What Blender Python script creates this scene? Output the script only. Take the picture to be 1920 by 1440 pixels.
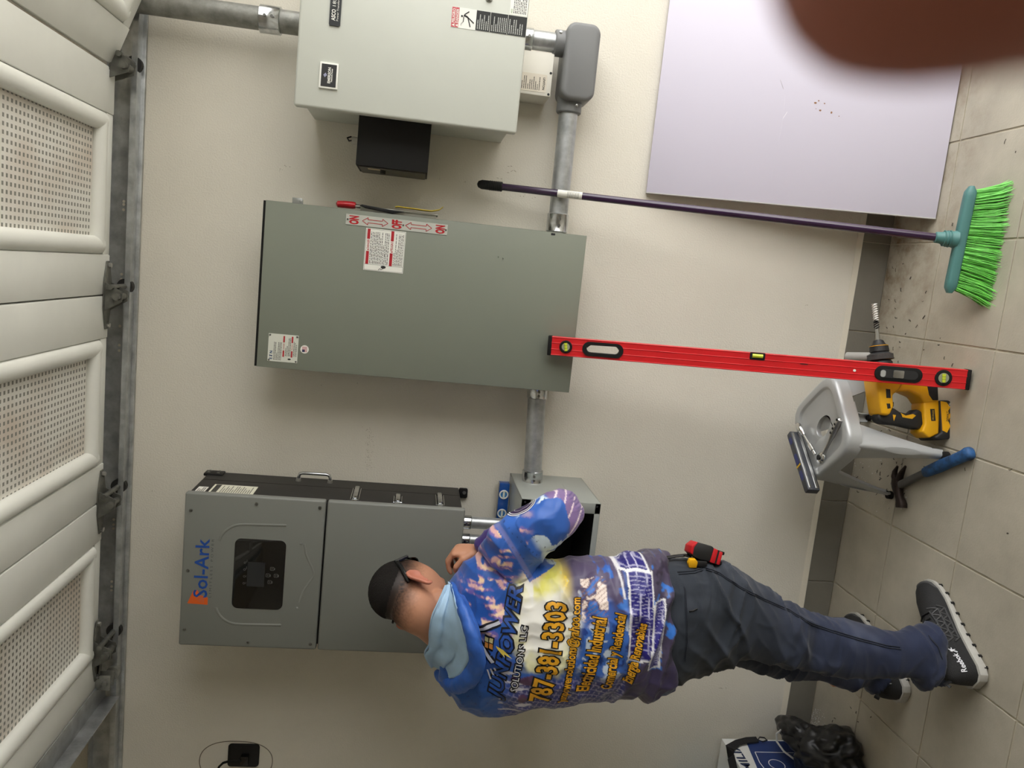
import bpy, bmesh, math, random
import numpy as np
from mathutils import Vector, Matrix, noise
from mathutils.bvhtree import BVHTree

for _o in list(bpy.data.objects): bpy.data.objects.remove(_o)
scene = bpy.context.scene
COL = scene.collection

# ------------------------------------------------------------------ camera
CAM_Y, CAM_Z, PITCH, ROLL, YAW, FOC = -2.5296, 1.5991, -0.1328, -0.0845, 0.1392, 1442.0
def _rot(rx, ry, rz):
    return (Matrix.Rotation(rz, 3, 'Z') @ Matrix.Rotation(rx, 3, 'X') @ Matrix.Rotation(ry, 3, 'Y'))
CM = _rot(PITCH, ROLL, YAW)                 # columns: right, forward, up of the upright picture
CP = Vector((0, CAM_Y, CAM_Z))
right_v, fwd_v, up_v = CM.col[0].copy(), CM.col[1].copy(), CM.col[2].copy()
cam_d = bpy.data.cameras.new('camera'); cam = bpy.data.objects.new('camera', cam_d); COL.objects.link(cam)
mx = Matrix.Identity(4)
for i, c in enumerate((-up_v, right_v, -fwd_v)):     # the phone was held turned a quarter
    for k in range(3): mx[k][i] = c[k]
mx.translation = CP
cam.matrix_world = mx
cam_d.sensor_fit = 'HORIZONTAL'; cam_d.sensor_width = 36.0; cam_d.lens = FOC / 1920 * 36.0
cam_d.clip_start = 0.004
cam_d.dof.use_dof = True; cam_d.dof.focus_distance = 2.1; cam_d.dof.aperture_fstop = (cam_d.lens / 2.6)
scene.camera = cam

# ------------------------------------------------------------------ light
world = bpy.data.worlds.new('world'); scene.world = world; world.use_nodes = True
wn = world.node_tree.nodes; wl = world.node_tree.links
bg = wn['Background']; bg.inputs['Color'].default_value = (1.0, 0.995, 0.985, 1); bg.inputs['Strength'].default_value = 4.0
sun_d = bpy.data.lights.new('sun', 'SUN'); sun_d.energy = 9.0; sun_d.angle = math.radians(1.0); sun_d.color = (1.0, .96, .90)
sun = bpy.data.objects.new('sun', sun_d); COL.objects.link(sun)          # high sun behind the building: lights the drive, not the room
sun.rotation_euler = Vector((.42, .25, -.87)).to_track_quat('-Z', 'Y').to_euler()
vs = scene.view_settings
vs.view_transform = 'Standard'; vs.look = 'None'; vs.gamma = 1.0; vs.use_curve_mapping = False
vs.exposure = 0.32

# ------------------------------------------------------------------ measuring helpers (picture point -> point of the place)
def ray(ix, iy):
    return CM @ Vector(((720 - iy) / FOC, 1.0, -(ix - 960) / FOC))
def atY(ix, iy, y):
    d = ray(ix, iy); return CP + d * ((y - CP.y) / d.y)
def atZ(ix, iy, z):
    d = ray(ix, iy); return CP + d * ((z - CP.z) / d.z)
def atX(ix, iy, x):
    d = ray(ix, iy); return CP + d * ((x - CP.x) / d.x)
def atP(ix, iy, p, n):
    d = ray(ix, iy); return CP + d * ((Vector(p) - CP).dot(n) / d.dot(n))

# ------------------------------------------------------------------ materials
def srgb(r, g, b):
    f = lambda c: (c / 255 / 12.92) if c / 255 <= .04045 else ((c / 255 + .055) / 1.055) ** 2.4
    return (f(r), f(g), f(b), 1)
MATS = {}
def mat(name, rgb, rough=.5, metal=0., var=0., vscale=8., bump=0., bscale=60., rvar=0., spec=.5, coat=0., var2=None, wc=False):
    if name in MATS: return MATS[name]
    m = bpy.data.materials.new(name); m.use_nodes = True; MATS[name] = m
    nt = m.node_tree; N = nt.nodes; L = nt.links; b = N['Principled BSDF']
    c = srgb(*rgb)
    b.inputs['Base Color'].default_value = c
    b.inputs['Roughness'].default_value = rough; b.inputs['Metallic'].default_value = metal
    b.inputs['Specular IOR Level'].default_value = spec
    b.inputs['Coat Weight'].default_value = coat
    if var or bump or rvar:
        tc = N.new('ShaderNodeTexCoord'); OC = N.new('ShaderNodeNewGeometry').outputs['Position'] if wc else tc.outputs['Object']
        if var:
            n = N.new('ShaderNodeTexNoise'); n.inputs['Scale'].default_value = vscale; n.inputs['Detail'].default_value = 6; n.inputs['Roughness'].default_value = .6
            L.new(OC, n.inputs['Vector'])
            r = N.new('ShaderNodeValToRGB'); r.color_ramp.elements[0].position = .3; r.color_ramp.elements[1].position = .7
            c2 = srgb(*var2) if var2 else tuple(x * (1 - var) for x in c[:3]) + (1,)
            r.color_ramp.elements[0].color = c2
            r.color_ramp.elements[1].color = tuple(min(1, x * (1 + var * .5)) for x in c[:3]) + (1,)
            L.new(n.outputs['Fac'], r.inputs['Fac']); L.new(r.outputs['Color'], b.inputs['Base Color'])
            if rvar:
                mr = N.new('ShaderNodeMapRange'); mr.inputs['To Min'].default_value = max(0, rough - rvar); mr.inputs['To Max'].default_value = min(1, rough + rvar)
                L.new(n.outputs['Fac'], mr.inputs['Value']); L.new(mr.outputs['Result'], b.inputs['Roughness'])
        if bump:
            n = N.new('ShaderNodeTexNoise'); n.inputs['Scale'].default_value = bscale; n.inputs['Detail'].default_value = 4
            L.new(OC, n.inputs['Vector'])
            bp = N.new('ShaderNodeBump'); bp.inputs['Strength'].default_value = bump; bp.inputs['Distance'].default_value = .004
            L.new(n.outputs['Fac'], bp.inputs['Height']); L.new(bp.outputs['Normal'], b.inputs['Normal'])
    return m

# ------------------------------------------------------------------ building helpers
INFO = {}
def tag(o, label=None, cat=None, group=None, kind=None):
    if label: o['label'] = label
    if cat: o['category'] = cat
    if group: o['group'] = group
    if kind: o['kind'] = kind
    return o
def thing(name, label, cat, loc=(0, 0, 0), rot=None, group=None, kind=None):
    o = bpy.data.objects.new(name, None); COL.objects.link(o)
    o.empty_display_size = .05
    M = Matrix.Translation(Vector(loc)) @ (rot.to_4x4() if rot is not None else Matrix.Identity(4))
    o.matrix_world = M; INFO[o] = M
    return tag(o, label, cat, group, kind)
class MB:
    def __init__(s): s.v = []; s.f = []
    def add(s, vs, fs):
        n = len(s.v); s.v += [Vector(v) for v in vs]; s.f += [tuple(i + n for i in f) for f in fs]; return s
    def box(s, x0, x1, y0, y1, z0, z1, M=None):
        x0, x1 = sorted((x0, x1)); y0, y1 = sorted((y0, y1)); z0, z1 = sorted((z0, z1))
        v = [Vector(p) for p in ((x0, y0, z0), (x1, y0, z0), (x1, y1, z0), (x0, y1, z0), (x0, y0, z1), (x1, y0, z1), (x1, y1, z1), (x0, y1, z1))]
        if M is not None: v = [M @ p for p in v]
        return s.add(v, [(0, 3, 2, 1), (4, 5, 6, 7), (0, 1, 5, 4), (1, 2, 6, 5), (2, 3, 7, 6), (3, 0, 4, 7)])
    def rings(s, rings, cap=True, closed=False):
        n = len(rings[0]); base = len(s.v)
        for r in rings: s.v += [Vector(p) for p in r]
        m = len(rings)
        for i in range(m if closed else m - 1):
            a = base + i * n; b = base + ((i + 1) % m) * n
            for k in range(n): s.f.append((a + k, a + (k + 1) % n, b + (k + 1) % n, b + k))
        if cap and not closed:
            s.f.append(tuple(base + k for k in reversed(range(n)))); s.f.append(tuple(base + (m - 1) * n + k for k in range(n)))
        return s
    def cyl(s, p0, p1, r0, r1=None, n=20, cap=True):
        return s.tube([p0, p1], [r0, r0 if r1 is None else r1], n, cap)
    def tube(s, path, rad, n=12, cap=True, closed=False, flat=None, up=None):
        P = [Vector(p) for p in path]
        R = rad if isinstance(rad, (list, tuple)) else [rad] * len(P)
        out = []; u = None
        for i, p in enumerate(P):
            if closed: t = P[(i + 1) % len(P)] - P[i - 1]
            else: t = P[min(i + 1, len(P) - 1)] - P[max(i - 1, 0)]
            if t.length < 1e-9: t = P[-1] - P[0]
            t.normalize()
            if up is not None: u = Vector(up)
            if u is None: u = Vector((0, 0, 1)) if abs(t.z) < .9 else Vector((1, 0, 0))
            u = (u - t * u.dot(t)).normalized(); w = t.cross(u)
            fl = flat if flat else 1.0
            out.append([p + (u * math.cos(a) * fl + w * math.sin(a)) * R[i] for a in [2 * math.pi * k / n for k in range(n)]])
        return s.rings(out, cap, closed)
    def lathe(s, prof, M, n=24, cap=True):     # prof: (radius, height) along local z
        return s.rings([[M @ Vector((r * math.cos(2 * math.pi * k / n), r * math.sin(2 * math.pi * k / n), h)) for k in range(n)] for r, h in prof], cap)
    def prism(s, poly, fr, t0, t1):            # poly in (a, b); fr maps (a, b, c) to space
        A = [fr(a, b, t0) for a, b in poly]; B = [fr(a, b, t1) for a, b in poly]
        return s.rings([A, B])
    def build(s, name, m, parent=None, bevel=0., seg=2, smooth=35., world=True, fix=True, kind=None):
        me = bpy.data.meshes.new(name)
        bm = bmesh.new()
        bv = [bm.verts.new(v) for v in s.v]
        for f in s.f:
            try: bm.faces.new([bv[i] for i in f])
            except ValueError: pass
        if fix: bmesh.ops.recalc_face_normals(bm, faces=bm.faces)
        if bevel:
            es = [e for e in bm.edges if len(e.link_faces) == 2 and e.calc_face_angle(0) > .5]
            bmesh.ops.bevel(bm, geom=es, offset=bevel, segments=seg, affect='EDGES', profile=.5, clamp_overlap=True)
        bm.to_mesh(me); bm.free()
        return mesh_obj(name, me, m, parent, smooth, world, kind)
def mesh_obj(name, me, m, parent=None, smooth=35., world=True, kind=None):
    o = bpy.data.objects.new(name, me); COL.objects.link(o)
    for mm in (m if isinstance(m, (list, tuple)) else [m]): me.materials.append(mm)
    if smooth:
        me.polygons.foreach_set('use_smooth', [True] * len(me.polygons)); me.set_sharp_from_angle(angle=math.radians(smooth))
    if parent is not None:
        M = INFO[parent]; o.parent = parent
        if world: me.transform(M.inverted())
        INFO[o] = M
    else: INFO[o] = Matrix.Identity(4)
    if kind: o['kind'] = kind
    return o
def base(o, loc):                              # puts the origin of a one-mesh thing at its base
    loc = Vector(loc); o.data.transform(Matrix.Translation(-loc)); o.location = loc; INFO[o] = Matrix.Translation(loc); return o
def fr_xz(y0, s=-1):                           # (a, b, c) -> x, z on a wall-parallel plane, c out of the wall
    return lambda a, b, c: Vector((a, y0 + s * c, b))
def rrect(x0, x1, z0, z1, r, n=5):
    pts = []
    for cx, cz, a0 in ((x1 - r, z1 - r, 0), (x0 + r, z1 - r, 90), (x0 + r, z0 + r, 180), (x1 - r, z0 + r, 270)):
        for k in range(n + 1):
            a = math.radians(a0 + 90 * k / n); pts.append((cx + r * math.cos(a), cz + r * math.sin(a)))
    return pts
def circ(cx, cz, r, n=16): return [(cx + r * math.cos(2 * math.pi * k / n), cz + r * math.sin(2 * math.pi * k / n)) for k in range(n)]
_TX = {}
def text2d(s, bold=0., shear=0.):
    key = (s, bold, shear)
    if key not in _TX:
        cu = bpy.data.curves.new('t', 'FONT'); cu.body = s; cu.offset = bold; cu.resolution_u = 2; cu.shear = shear
        ob = bpy.data.objects.new('t', cu); COL.objects.link(ob)
        bpy.context.view_layer.update()
        me = bpy.data.meshes.new_from_object(ob.evaluated_get(bpy.context.evaluated_depsgraph_get()))
        vs = [(v.co.x, v.co.y) for v in me.vertices]; fs = [tuple(p.vertices) for p in me.polygons]
        bpy.data.objects.remove(ob); bpy.data.curves.remove(cu); bpy.data.meshes.remove(me)
        xs = [a for a, _ in vs]; ys = [b for _, b in vs]
        x0, x1, y0, y1 = min(xs), max(xs), min(ys), max(ys)
        if bold == 0: _TX[('box', s, shear)] = (x0, x1, y0, y1)
        else:
            text2d(s, 0., shear); x0, x1, y0, y1 = _TX[('box', s, shear)]
        _TX[key] = ([((a - x0) / (x1 - x0), (b - y0) / (y1 - y0)) for a, b in vs], fs, (x1 - x0) / (y1 - y0))
    return _TX[key]
def put_text(mb, s, fr, a0, a1, b0, b1, c=.0012, bold=.0, flip=False, shear=0.):
    vs, fs, _ = text2d(s, bold, shear)
    if flip: vs = [(1 - a, 1 - b) for a, b in vs]
    return mb.add([fr(a0 + a * (a1 - a0), b0 + b * (b1 - b0), c) for a, b in vs], fs)
def put_quad(mb, fr, a0, a1, b0, b1, c): return mb.add([fr(a0, b0, c), fr(a1, b0, c), fr(a1, b1, c), fr(a0, b1, c)], [(0, 1, 2, 3)])
def fine_print(mb, fr, a0, a1, b0, b1, rows, c, seed=1, h=.5, fill=.95):
    rnd = random.Random(seed); step = (b1 - b0) / rows
    for i in range(rows):
        z = b1 - (i + .75) * step; x = a0; end = a0 + (a1 - a0) * (fill if rnd.random() > .35 else rnd.uniform(.35, .8))
        while x < end:
            w = rnd.uniform(.03, .11) * (a1 - a0); put_quad(mb, fr, x, min(x + w, end), z, z + step * h, c); x += w + .02 * (a1 - a0)
    return mb

# ------------------------------------------------------------------ shared materials
M_wall = mat('cream_stucco_paint', (224, 219, 206), .85, var=.05, vscale=2.5, bump=.35, bscale=190, spec=.25)
M_ceil = mat('ceiling_paint', (220, 213, 196), .9, spec=.2)
M_galv = mat('galvanized_steel', (186, 189, 190), .36, .65, var=.35, vscale=22, rvar=.12)
M_galvd = mat('weathered_galvanized', (146, 146, 140), .5, .5, var=.4, vscale=30, bump=.15, bscale=90)
M_zinc = mat('bright_zinc_fitting', (205, 208, 210), .2, 1., var=.25, vscale=60, rvar=.1)
M_white = mat('white_door_paint', (238, 239, 232), .45, var=.05, vscale=5, spec=.4)
M_ltgrey = mat('light_grey_enamel', (203, 206, 197), .45, var=.03, vscale=3, spec=.4)
M_switch = mat('grey_green_enamel', (129, 134, 122), .38, var=.03, vscale=3, spec=.5)
M_invg = mat('inverter_grey_powdercoat', (124, 126, 121), .5, bump=.05, bscale=600, spec=.4)
M_invk = mat('inverter_black_case', (44, 42, 40), .55, bump=.05, bscale=500, spec=.35)
M_box = mat('wireway_grey_enamel', (152, 156, 151), .3, spec=.5)
M_black = mat('matte_black_plastic', (16, 16, 17), .5, spec=.4)
M_rubber = mat('black_rubber', (22, 21, 20), .8, spec=.3)
M_gloss = mat('glossy_black_glass', (5, 5, 6), .06, spec=.6)
M_paper = mat('white_label_paper', (236, 236, 228), .6)
M_ink = mat('black_ink', (28, 28, 30), .7)
M_red = mat('red_label_ink', (176, 24, 38), .6)
M_silver = mat('brushed_steel', (190, 190, 188), .28, 1., var=.12, vscale=40)
M_dkpvc = mat('dark_grey_pvc', (118, 119, 119), .42, spec=.4)
M_screw = mat('screw_steel', (120, 120, 116), .35, .9)

# ------------------------------------------------------------------ the place
TS = .306; XG = -.0646; YA = -.2755
def tile_mat(name, rgb, var, seedscale):
    m = mat(name, rgb, .5, var=var, vscale=seedscale, rvar=.1, bump=.12, bscale=160, spec=.4, wc=True)
    return m
M_tile = tile_mat('beige_floor_tile', (176, 169, 153), .16, 7)
def tile_stain(m):
    nt = m.node_tree; N = nt.nodes; L = nt.links; b = N['Principled BSDF']
    src = b.inputs['Base Color'].links[0].from_socket
    ge = N.new('ShaderNodeNewGeometry'); sp = N.new('ShaderNodeSeparateXYZ'); L.new(ge.outputs['Position'], sp.inputs[0])
    n = N.new('ShaderNodeTexNoise'); n.inputs['Scale'].default_value = 11; n.inputs['Detail'].default_value = 8; n.inputs['Roughness'].default_value = .7; L.new(ge.outputs['Position'], n.inputs['Vector'])
    def rng(o, a, c_):
        r = N.new('ShaderNodeMapRange'); r.inputs['From Min'].default_value = a; r.inputs['From Max'].default_value = c_; L.new(o, r.inputs['Value']); return r.outputs['Result']
    def mul(a, c_):
        q = N.new('ShaderNodeMath'); q.operation = 'MULTIPLY'; L.new(a, q.inputs[0]); L.new(c_, q.inputs[1]); return q.outputs[0]
    f = mul(mul(rng(n.outputs['Fac'], .46, .70), rng(sp.outputs['Y'], -.42, -.08)), rng(sp.outputs['X'], -.45, .25))
    mx_ = N.new('ShaderNodeMix'); mx_.data_type = 'RGBA'; L.new(f, mx_.inputs['Factor']); L.new(src, mx_.inputs['A']); mx_.inputs['B'].default_value = srgb(116, 92, 62); L.new(mx_.outputs['Result'], b.inputs['Base Color'])
tile_stain(M_tile)
M_base = tile_mat('dark_baseboard_tile', (122, 118, 108), .1, 9)
M_grout = mat('sandy_grout', (188, 180, 160), .9, var=.2, vscale=30)
fl = MB().box(-4.36, 1.5, -6.2, .02, -.12, -.0035).build('floor', M_grout, smooth=0); tag(fl, kind='structure')
tile_me = None
g = .0028
tm = MB().box(0, TS - 2 * g, -(TS - 2 * g), 0, -.012, 0)
rows = [(0.0, -YA)]                                                # the cut row along the wall, then full rows
def tile_piece(x0, x1, y0, y1, first=[None]):
    global tile_me
    full = abs((x1 - x0) - (TS - 2 * g)) < 1e-6 and abs((y1 - y0) - (TS - 2 * g)) < 1e-6
    if full and tile_me is not None:
        o = bpy.data.objects.new('floor_tile', tile_me); COL.objects.link(o)
    else:
        mb = MB().box(0, x1 - x0, 0, y1 - y0, -.0115, 0)
        o = mb.build('floor_tile', M_tile, bevel=.0012, seg=1, smooth=0)
        if full: tile_me = o.data
    o.parent = fl; o.location = (x0, y0, random.Random(int(x0 * 999 + y0 * 777)).uniform(-.0004, .0004)); return o
kx0, kx1 = -14, 4
for k in range(kx0, kx1 + 1):
    xa = XG + k * TS + g; xb = xa + TS - 2 * g
    tile_piece(xa, xb, YA + g, -.013)
    for j in range(0, 13):
        yb = YA - j * TS - g; tile_piece(xa, xb, yb - (TS - 2 * g), yb)
wall = MB().box(-4.36, 1.5, 0, .15, 0, 2.95).build('wall_back', M_wall, smooth=0); tag(wall, kind='structure')
tag(MB().box(-4.51, -4.36, -6.2, .15, -.1, 2.95).build('wall_left', M_wall, smooth=0), kind='structure')
tag(MB().box(-4.51, 1.65, -6.35, -6.2, -.1, 2.95).build('wall_front', M_wall, smooth=0), kind='structure')
wr = MB().box(1.5, 1.65, -.14, .15, -.1, 2.95).box(1.5, 1.65, -6.2, -3.0, -.1, 2.95).box(1.5, 1.65, -3.0, -.14, 2.32, 2.95)
tag(wr.build('wall_right', M_wall, smooth=0), kind='structure')
tag(MB().box(-4.51, 1.65, -6.35, .15, 2.95, 3.08).build('ceiling', M_ceil, smooth=0), kind='structure')
tag(MB().box(1.5, 14, -12, 8, -.14, -.03).build('driveway', mat('driveway_concrete', (196, 194, 190), .9, var=.15, vscale=3), smooth=0), kind='structure')
# baseboard: dark tiles with a sandy cove line on top
bb = MB().box(-4.36, 1.5, -.0085, 0, 0, .104).build('baseboard_back', M_grout, smooth=0); tag(bb, kind='structure')
HB = .1063
bt_me = None
for k in range(kx0, kx1 + 1):
    if bt_me is None:
        o = MB().box(.0015, TS - .0015, -.0125, -.002, .0005, HB - .004).build('baseboard_tile', M_base, bevel=.0015, seg=1, smooth=0); bt_me = o.data
    else: o = bpy.data.objects.new('baseboard_tile', bt_me); COL.objects.link(o)
    o.parent = bb; o.location = (XG + k * TS, 0, 0)
cv = MB(); pts = [(-.0005, HB + .012), (-.013, HB - .003), (-.0005, HB - .004)]
cv.rings([[Vector((x, a + (noise.noise((x * 9, 3, a * 50)) * .0015), b)) for a, b in pts] for x in np.arange(-4.36, 1.5, .05)])
cv.build('cove_strip', mat('cove_putty', (214, 207, 190), .85, bump=.3, bscale=80), bb)

# scuffs, plugged holes and speckled drill dust on the wall
rnd = random.Random(21); sf = MB()
for (px, py, w, h) in ((540, 311, 6, 3), (527, 318, 3, 2), (960, 322, 10, 2), (955, 312, 6, 1), (940, 335, 7, 1.5), (980, 366, 5, 3), (1000, 370, 4, 2), (822, 334, 3, 2), (870, 341, 4, 1.2), (1023, 340, 2.5, 2), (1513, 573, 4, 1.2), (604, 722, 2, 1.2), (670, 718, 3, 1.), (1366, 1290, 16, .7), (1500, 712, 2.5, 2), (640, 1000, 2, 1), (287, 920, 4, 1)):
    for k in range(3):
        q = atY(px + rnd.uniform(-w, w), py + rnd.uniform(-h, h), 0); a = rnd.uniform(-.6, .6); l = w * .00075 * rnd.uniform(.4, 1); t_ = .0006 + .00025 * h * rnd.random(); d = Vector((math.sin(a), 0, math.cos(a))) * l; n = Vector((math.cos(a), 0, -math.sin(a))) * t_
        sf.add([q - d + Vector((0, -.0004, 0)), q + n + Vector((0, -.0004, 0)), q + d + Vector((0, -.0004, 0)), q - n + Vector((0, -.0004, 0))], [(0, 1, 2, 3)])
for k in range(110):
    q = atY(692 + rnd.gauss(0, 4.), rnd.uniform(800, 890), 0); r = rnd.uniform(.0005, .0012); sf.add([q + Vector((-r, -.0004, 0)), q + Vector((0, -.0004, r)), q + Vector((r, -.0004, 0)), q + Vector((0, -.0004, -r))], [(0, 1, 2, 3)])
o = sf.build('wall_scuff', mat('scuff_grey_brown', (150, 138, 120), .9), smooth=0); o.parent = wall; o['kind'] = 'stuff'
# ------------------------------------------------------------------ garage door, run back under the ceiling
ZD, DE = 2.50, -.108                       # underside of the door, its edge by the wall
DY = -2.95
JX = [.467, -.175, -.805, -1.43]
def perf_mat():
    m = bpy.data.materials.new('perforated_white_sheet'); m.use_nodes = True; MATS['perf'] = m
    nt = m.node_tree; N = nt.nodes; L = nt.links; b = N['Principled BSDF']
    b.inputs['Base Color'].default_value = srgb(222, 221, 209); b.inputs['Roughness'].default_value = .55
    tc = N.new('ShaderNodeTexCoord'); sp = N.new('ShaderNodeSeparateXYZ'); L.new(tc.outputs['Object'], sp.inputs[0])
    def hole(out, pitch, frac):
        d = N.new('ShaderNodeMath'); d.operation = 'DIVIDE'; d.inputs[1].default_value = pitch; L.new(out, d.inputs[0])
        f = N.new('ShaderNodeMath'); f.operation = 'FRACT'; L.new(d.outputs[0], f.inputs[0])
        l = N.new('ShaderNodeMath'); l.operation = 'LESS_THAN'; l.inputs[1].default_value = frac; L.new(f.outputs[0], l.inputs[0]); return l.outputs[0]
    a = hole(sp.outputs['X'], .0182, .50); c = hole(sp.outputs['Y'], .0182, .46)
    mu = N.new('ShaderNodeMath'); mu.operation = 'MULTIPLY'; L.new(a, mu.inputs[0]); L.new(c, mu.inputs[1])
    n = N.new('ShaderNodeTexNoise'); n.inputs['Scale'].default_value = 5; n.inputs['Detail'].default_value = 5; L.new(tc.outputs['Object'], n.inputs['Vector'])
    r = N.new('ShaderNodeValToRGB'); r.color_ramp.elements[0].position = .32; r.color_ramp.elements[0].color = srgb(214, 203, 190); r.color_ramp.elements[1].position = .55; r.color_ramp.elements[1].color = srgb(232, 230, 222)
    L.new(n.outputs['Fac'], r.inputs['Fac'])
    mx_ = N.new('ShaderNodeMix'); mx_.data_type = 'RGBA'; L.new(mu.outputs[0], mx_.inputs['Factor']); L.new(r.outputs['Color'], mx_.inputs['A']); mx_.inputs['B'].default_value = srgb(136, 135, 126); L.new(mx_.outputs['Result'], b.inputs['Base Color'])      # holes are flat grey: the dimness behind them is put into the colour
    return m
M_perf = perf_mat()
M_perfback = mat('screen_backing', (150, 148, 136), .8)
door = thing('garage_door', 'white sectional garage door with perforated panels, run back overhead', 'garage door', (JX[0], DE, ZD))
for si in range(4):
    L = .64 if si == 0 else JX[si - 1] - JX[si]
    x0 = JX[0] if si == 0 else JX[si]
    ang = math.radians(21) if si == 0 else 0
    DS = DE - (.018 if si == 0 else 0)          # the lowest section clears the conduit
    # the section's own frame: local x along the door, hinge side at 0 for the tilted one
    M = Matrix.Translation((x0, 0, ZD)) @ Matrix.Rotation(ang, 4, 'Y')
    def P(mb, name, m, par, **k):
        mb.v = [M @ v for v in mb.v]; return mb.build(name, m, par, **k)
    g2 = .002
    fx0, fx1 = (.005, L - g2) if si == 0 else (g2, L - g2)
    # frame: two wide rails, edge stile, far stile; flat with shallow grooves
    wa, wb = .118, .128
    fm = MB().box(fx0, wa, DY, DS, 0, .045).box(L - wb, fx1, DY, DS, 0, .045)
    sec = P(fm, 'door_section', M_white, door, bevel=.004)
    st = MB().box(wa, L - wb, DS - .045, DS, .003, .045); P(st, 'edge_stile', M_white, sec, bevel=.002)
    n_pan = 3; ph = (DS - .045 - DY) / 2.0
    stiles = [DS - .045 - k * 1.34 for k in range(3)]
    for k in range(2):
        ya = stiles[k] - (.0 if k == 0 else .09); yb = stiles[k + 1]
        # rounded bead moulding round the screen
        r = .026
        for (pa, pb) in (((wa + r, ya - r), (L - wb - r, ya - r)), ((wa + r, yb + r), (L - wb - r, yb + r)), ((wa + r, ya - r), (wa + r, yb + r)), ((L - wb - r, ya - r), (L - wb - r, yb + r))):
            dx = (pb[0] - pa[0]); 
            e = r * .6
            if abs(dx) > 1e-6: q0, q1 = (pa[0] - r * .2, pa[1]), (pb[0] + r * .2, pb[1])
            else: q0, q1 = (pa[0], pa[1] + e), (pb[0], pb[1] - e)
            bd = MB().tube([(q0[0], q0[1], .012), (q1[0], q1[1], .012)], r, 14, flat=.8, up=(0, 0, 1))
            P(bd, 'bead_moulding', M_white, sec)
        sh = MB().box(wa + r, L - wb - r, yb + r, ya - r, .020, .021)
        P(sh, 'perforated_sheet', M_perf, sec, smooth=0)
    mid = MB().box(wa, L - wb, stiles[1] - .09, stiles[1], .003, .045); P(mid, 'middle_stile', M_white, sec, bevel=.002)
M_hinge = mat('grimy_hinge_steel', (112, 112, 106), .45, .5, var=.35, vscale=40)
def hinge(x, y, ang=0.):
    M = Matrix.Translation((x, y, ZD)) @ Matrix.Rotation(ang, 4, 'Y')
    def fr(a, b, c): return M @ Vector((a, b, -c))
    pl = MB().prism([(-.100, -.010), (-.100, .010), (-.035, .030), (.035, .030), (.100, .010), (.100, -.010), (.035, -.028), (-.035, -.028)], fr, .0005, .004)
    h = pl.build('hinge', M_hinge, door, bevel=.001)
    for s in (-1, 1): MB().prism([(-.045, .004), (.038, .004), (.016, .052), (-.014, .052)], lambda a, b, c, s=s: M @ Vector((a, s * .022 + c, -b)), -.0018, .0018).build('hinge_leaf', M_hinge, h)
    MB().cyl(fr(0, -.040, .040), fr(0, .034, .040), .0105, n=14).build('hinge_pin', M_hinge, h)
    MB().cyl(fr(.026, -.036, .022), fr(.026, .088, .022), .008, n=12).build('roller_stem', M_hinge, h)
    MB().cyl(fr(.026, .080, .022), fr(.026, .098, .022), .023, n=20).build('roller', mat('roller_black', (38, 37, 36), .6), h)
    for a in (-.088, .088): MB().cyl(fr(a, .001, .003), fr(a, .001, .012), .0075, n=6).build('bolt', M_silver, h)
for hx_, ha in ((JX[0] + .012, math.radians(10)), (JX[1], 0), (JX[2], 0), (JX[3] + .14, 0)): hinge(hx_, DE - .020, ha)
tb = MB().prism([(-.05, -.02), (-.05, .02), (.05, .02), (.05, -.02)], lambda a, b, c: Vector((JX[3] + .035 + a, DE + .012 + b, ZD - c)), 0, .004)
tb.cyl((JX[3] + .03, DE - .02, ZD - .03), (JX[3] + .03, DE + .07, ZD - .03), .008, n=12).cyl((JX[3] + .03, DE + .05, ZD - .03), (JX[3] + .03, DE + .066, ZD - .03), .022, n=18)
tb.box(JX[3] + .005, JX[3] + .055, DE - .01, DE - .006, ZD - .045, ZD).box(JX[3] + .005, JX[3] + .055, DE + .02, DE + .024, ZD - .045, ZD)
tb.v = [v + Vector((0, -.010, 0)) for v in tb.v]; tb.build('top_roller_bracket', M_galvd, door, bevel=.001)
sx = JX[3] - .005
strut = MB().box(sx - .055, sx + .02, DY, -.055, ZD - .006, ZD - .002).box(sx - .055, sx - .051, DY, -.055, ZD - .05, ZD - .002)
strut.build('end_strut', M_galv, door, bevel=.001)
# track on the wall
tr = thing('door_track', 'galvanized steel roller track of the garage door, running along the wall', 'track', (0, 0, 2.46))
TZ0, TZ1 = 2.462, 2.545
def channel(x0, x1): 
    prof = [(-.012, TZ1), (-.012, TZ0), (-.052, TZ0), (-.052, TZ0 + .016), (-.0495, TZ0 + .016), (-.0495, TZ0 + .0025), (-.0145, TZ0 + .0025), (-.0145, TZ1 - .0025), (-.052, TZ1 - .0025), (-.052, TZ1)]
    return MB().rings([[Vector((x, a, b)) for a, b in prof] for x in (x0, x1)])
channel(-3.3, .62).build('track_channel', M_galv, tr)
MB().box(-3.3, .95, -.014, -.0005, 2.452, 2.475).box(-3.3, .95, -.004, -.0005, 2.452, 2.56).build('wall_angle', M_galv, tr, bevel=.001)
# curved end of the track, turning down by the opening
cu = MB(); R0 = .36; prof = [(-.012, 0), (-.052, 0), (-.052, .003), (-.0145, .003), (-.0145, .080), (-.052, .080), (-.052, .083), (-.012, .083)]
cu.rings([[Vector((.62 + math.sin(t) * (R0 - b), a, TZ0 - (R0) + R0 * 1.0 - R0 * (1 - math.cos(t)) + b * math.cos(t))) for a, b in prof] for t in np.linspace(0, math.pi / 2, 14)])
cu.build('curved_channel', M_galv, tr)
hl = MB()
for x in (-.115 - .16, -.335, -.352, -.115, -.13, -.15, .08, .096, .105, -.90, -.917, -.93, -1.11, -1.127, -1.14):
    MB().cyl((x, -.0152, TZ0 + .038), (x, -.0138, TZ0 + .038), .0042, n=10).build('track_hole', mat('bright_gap', (222, 216, 200), .8), tr)

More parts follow.
